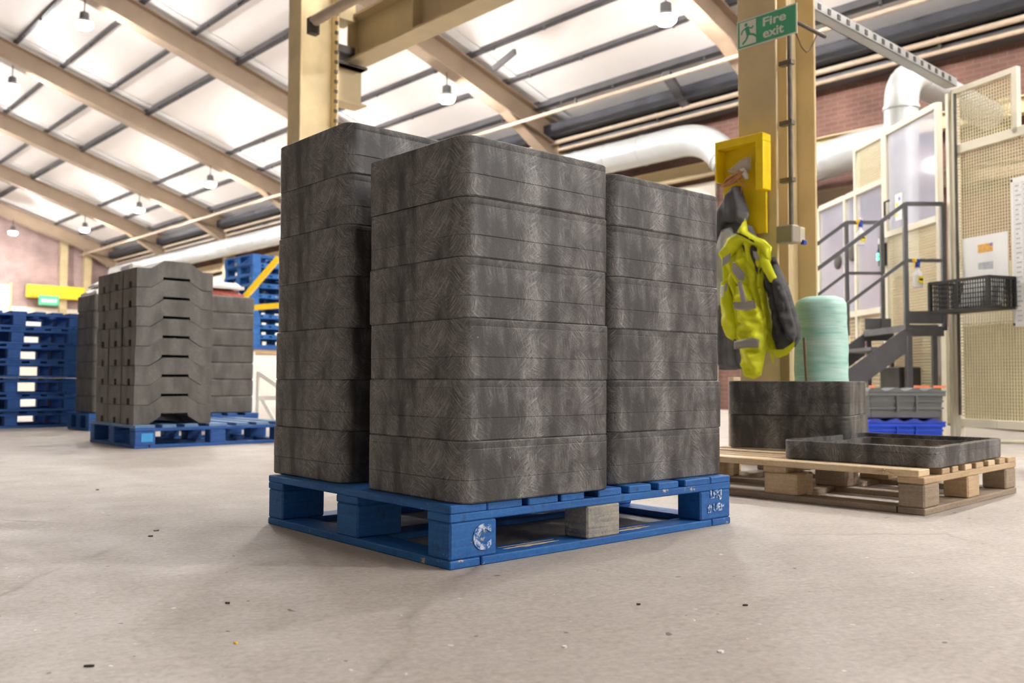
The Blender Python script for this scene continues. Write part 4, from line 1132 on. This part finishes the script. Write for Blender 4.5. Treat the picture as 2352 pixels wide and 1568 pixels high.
# ------------------------------------------------------------------ grey slabs behind the arched units
me_slab = frame_mesh('slab', .60, .50, .16, .03, [(.012, 0), (.001, .009)] + std_levels(.16)[2:-6] + [(.002, .152), (.010, .16)] + std_levels(.16)[-4:], 'arch_plastic')
def slab_stack(px_, Y, n, where, z0=ZD):
    c = at_Y(px_, 900, Y); yw = YAW_B
    p = pallet('pallet', 'blue pallet under the ' + where, Vector((c.x, c.y, 0)) - Tv * .34 - Lv * .3, yw, deck7[:4], size=(.67, .62), mats=('blue_timber_dark',) * 4)
    for i in range(n):
        o = link('chamber_section', me_slab, None, (c.x, c.y, z0 + .002 + i * .16), yw + random.uniform(-.015, .015))
        tag(o, ('topmost' if i == n - 1 else ORD[i]) + ' grey plastic frame in the ' + where, 'plastic frame', 'grey frames behind the arched units')
    return c
ca_ = slab_stack(490, 8.9, 7, 'stack right of the arched units')
cb_ = slab_stack(266, 8.9, 7, 'stack left of the arched units')
def carton(name, px_, py0, py1, Y, wpx, mat, label, cat, dpt=.3, rz=.3):
    a = at_Y(px_, py1, Y); b_ = at_Y(px_, py0, Y); wd = wpx * Y / F_PX
    r = MB().box(-wd / 2, wd / 2, -dpt / 2, dpt / 2, 0, b_.z - a.z).box(-wd / 2 - .004, wd / 2 + .004, -dpt / 2 - .004, dpt / 2 + .004, (b_.z - a.z) * .55, (b_.z - a.z) * .62).build(name, mat, loc=a, rotz=rz, bevel=.012)
    return tag(r, label, cat)
def on_stack(c, n): return ZD + .003 + n * .16
def sack(name, c, z, w_, d_, h_, mat, label, band=None):
    r = empty(name, (c.x, c.y, z), YAW_B)
    m = MB(); n = 10; 
    for j in range(n + 1):
        for i in range(n + 1):
            x, y = i / n * 2 - 1, j / n * 2 - 1
            m.v.append((x * w_ / 2, y * d_ / 2, h_ * (.35 + .65 * (1 - x ** 4) ** .5 * (1 - y ** 4) ** .5) + .006 * math.sin(7 * x + 5 * y)))
    for j in range(n):
        for i in range(n): a = j * (n + 1) + i; m.f.append((a, a + 1, a + n + 2, a + n + 1)); m.m.append(0)
    k0 = len(m.v); m.v += [(x, y, 0) for x, y, z_ in m.v]
    for j in range(n):
        for i in range(n): a = k0 + j * (n + 1) + i; m.f.append((a + n + 1, a + n + 2, a + 1, a)); m.m.append(0)
    for i in range(n):
        for a, b_ in ((i, i + 1), (n * (n + 1) + i, n * (n + 1) + i + 1), (i * (n + 1), (i + 1) * (n + 1)), (i * (n + 1) + n, (i + 1) * (n + 1) + n)):
            m.f.append((a, b_, k0 + b_, k0 + a)); m.m.append(0)
    m.build('sack_body', mat, r, smooth=.7)
    if band: MB().box(-w_ * .2, w_ * .2, -d_ / 2 - .003, -d_ / 2 + .02, h_ * .1, h_ * .32).build('printed_band', band, r)
    return tag(r, label, 'sack')
sack('sack', cb_, on_stack(cb_, 7), .55, .46, .08, 'white_plastic', 'lower white sack on the stack left of the arched units', 'red_bag')
sack('sack', cb_ + Vector((.03, .02, 0)), on_stack(cb_, 7) + .082, .5, .42, .07, 'white_plastic', 'upper white sack with red print on the left stack', 'red_bag')
sack('sack', ca_ + Vector((-.05, .02, 0)), on_stack(ca_, 7), .5, .42, .075, 'red_bag', 'red sack on the stack right of the arched units')
sack('sack', ca_ + Vector((-.03, .0, 0)), on_stack(ca_, 7) + .077, .48, .4, .07, 'white_plastic', 'white sack lying on the red sack', None)
# white box on a further stand behind
sb = at_Y(314, 960, 10.5); sb.z = 0
pallet('pallet', 'blue pallet under the white wrapped load behind the arched units', sb - Tv * .3 - Lv * .3, YAW_B, deck7[:4], size=(.67, .62), mats=('blue_timber_dark',) * 4)
ld = empty('wrapped_load', (sb.x, sb.y, ZD + .002), YAW_B)
for i in range(5): MB().box(-.17, .17, -.17, .17, i * .33 + .002, i * .33 + .328).build('carton', 'white_plastic', ld, bevel=.03)
tag(ld, 'tall white wrapped load showing above the arched units', 'load')

# ------------------------------------------------------------------ further back: pallet pile, yellow frame, dark stillage
def far_pile(px_, Y, z0, n, label, grp):
    c = at_Y(px_, 800, Y); c.z = 0
    for i in range(n):
        yw = YAW_B + random.uniform(-.03, .03)
        pallet('pallet', ORDX[i] + ' ' + label, c + Vector((random.uniform(-.03, .03), 0, z0 + i * .1645)), yw, deck7, mats=('blue_timber',) * 4, group=grp)
    return c
ORDX = ['bottom', 'second', 'third', 'fourth', 'fifth', 'sixth', 'seventh', 'eighth', 'ninth', 'tenth', 'eleventh', 'twelfth']
pc = far_pile(577, 14.5, 1.02, 9, 'blue pallet from below in the high pile behind the yellow bars', 'pallets on the far rack')
rk = empty('steel_stillage', pc, YAW_B)
for x in (.03, 1.17):
    for y in (.03, .95): MB().box(x - .035, x + .035, y - .035, y + .035, 0, .93).build('leg', 'white_plastic', rk)
MB().box(0, 1.2, 0, .98, .90, .97).build('shelf_deck', 'bare_timber', rk)
MB().box(-.02, 1.22, -.03, 1.0, .97, 1.018).build('top_frame', 'blue_timber_dark', rk)
tag(rk, 'raised stillage with pale legs under the high blue pallet pile', 'stillage')
# yellow barrier frame in front of it
y0_ = at_Y(556, 690, 12.2); y1_ = at_Y(640, 592, 12.2); y2_ = at_Y(577, 705, 12.2); y3_ = at_Y(660, 700, 12.2)
yf = empty('yellow_barrier', (y0_.x, y0_.y, 0))
rel = lambda p: tuple(p - Vector((y0_.x, y0_.y, 0)))
y0b = at_Y(556, 690, 12.2)
MB().bar(rel(y0b), rel(y1_), .07, .07).build('diagonal_bar', 'yellow_steel', yf)
MB().bar(rel(at_Y(560, 708, 12.2)), rel(y3_), .07, .07).build('cross_bar', 'yellow_steel', yf)
b0, b1 = Vector(rel(y3_)), Vector(rel(y1_))
MB().box(b0.x - .035, b0.x + .035, b0.y + .037, b0.y + .107, 0, b1.z + .1).build('upright', 'yellow_steel', yf)
MB().box(-.035, .035, .037, .107, 0, y0b.z + .03).build('upright', 'yellow_steel', yf)
tag(yf, 'yellow steel bars in front of the high blue pallet pile', 'barrier')
# white folded frame by the floor
wf = empty('white_trestle', at_Y(598, 945, 10.6)); wf.location.z = 0
MB().bar((-.06, 0, .27), (.35, .1, .27), .05, .05).build('top_bar', 'white_plastic', wf)
MB().bar((.02, 0, .25), (.16, 0, 0.01), .04, .04).build('leg', 'white_plastic', wf); MB().bar((.30, .1, .25), (.38, .1, .01), .04, .04).build('leg', 'white_plastic', wf)
MB().bar((-.03, 0, .56), (.28, 0, .35), .035, .05).build('brace', 'white_plastic', wf)
MB().box(-.05, -.02, -.02, .02, 0, .58).build('upright', 'white_plastic', wf)
tag(wf, 'white metal trestle low down behind the tall left stack', 'trestle')

# ------------------------------------------------------------------ far gable wall things
def gable(name, px0, px1, py0, py1, mat, label, cat, dpth=.12, off=.1, parts=None):
    a = at_l(px0, py1, GABLE_L - off); b_ = at_l(px1, py0, GABLE_L - off)
    r = empty(name, a, YAW_B); wd = (b_ - a).dot(Tv)
    MB().box(0, wd, -dpth, 0, 0, b_.z - a.z).build(cat.replace(' ', '_') + '_body', mat, r, bevel=.01)
    return tag(r, label, cat), wd, b_.z - a.z
r, wd, hh = gable('yellow_gantry', 58, 190, 662, 682, 'yellow_steel', 'yellow gantry beam on the far wall at left', 'beam', .25, .3)
for x in (.1, wd - .3): MB().box(x, x + .25, -.25, .28, .02, .12).build('wall_bracket', 'yellow_steel', r)
r, wd, hh = gable('far_banner', 88, 136, 680, 700, 'sign_green', 'small green banner under the yellow gantry', 'banner', .03, .7)
MB().box(.1, wd - .1, -.036, -.031, hh * .35, hh * .6).build('banner_print', 'sign_white', r)
# far doorway with daylight
a = at_l(-60, 720, GABLE_L); b_ = at_l(20, 655, GABLE_L)
dr = empty('door_1', B((a - C1).dot(Tv), GABLE_L - .02, 0), YAW_B)
wd = (b_ - a).dot(Tv)
MB().box(0, wd, -.02, .0, .02, b_.z).build('daylight_opening', 'bright_doorway', dr)
for x in (-.1, wd): MB().box(x, x + .1, -.06, 0, 0, b_.z + .1).build('jamb', 'cream_steel', dr)
struct(dr)
for i, px_ in enumerate((200, 145)):
    p = at_l(px_, 560, GABLE_L - .1); r = MB().box(-.14, .14, -.2, 0, 0, 6.0).build('gable_post', 'cream_steel', loc=(p.x, p.y, 0), rotz=YAW_B)
    tag(r, ('left' if i else 'right') + ' cream post against the far brick wall', 'post')

# ------------------------------------------------------------------ floor litter
for i, (px_, py_, sx, sy, rz, mt, lb) in enumerate((
    (346, 1232, .022, .008, .2, 'chip_dark', 'dark splinter on the floor left of the blue pallet, nearer of two'),
    (358, 1219, .020, .005, .6, 'old_timber', 'pale brown splinter on the floor left of the blue pallet'),
    (523, 1386, .016, .006, -.2, 'chip_dark', 'dark curled chip on the floor in front of the blue pallet'),
    (541, 1478, .008, .007, 0, 'chip_yellow', 'tiny yellow crumb on the floor at lower left'),
    (224, 1125, .018, .012, 0, 'chip_dark', 'dark crumb on the floor below the left pallet pile'),
    (205, 1531, .022, .006, .1, 'chip_dark', 'dark chip on the floor near the bottom left corner'),
    (1712, 1391, .014, .007, .1, 'chip_dark', 'dark crumb on the floor right of centre'),
    (1466, 1389, .010, .004, 0, 'chip_dark', 'small dark crumb on the floor below the pallet'),
    (1656, 1498, .018, .012, .3, 'paper', 'white fleck on the floor at lower right'),
    (1297, 1487, .012, .009, .3, 'paper', 'white fleck on the floor at bottom centre'))):
    p = at_z(px_, py_, 0)
    sx *= .45; sy *= .45
    n = 7; pl = [(sx * math.cos(2 * PI * j / n) * random.uniform(.7, 1.1), sy * math.sin(2 * PI * j / n) * random.uniform(.7, 1.1)) for j in range(n)]
    o = MB().prism(pl, 0, .0035, axes='xy').build('floor_chip', mt, loc=p, rotz=rz)
    tag(o, lb, 'floor litter', 'litter on the concrete floor')
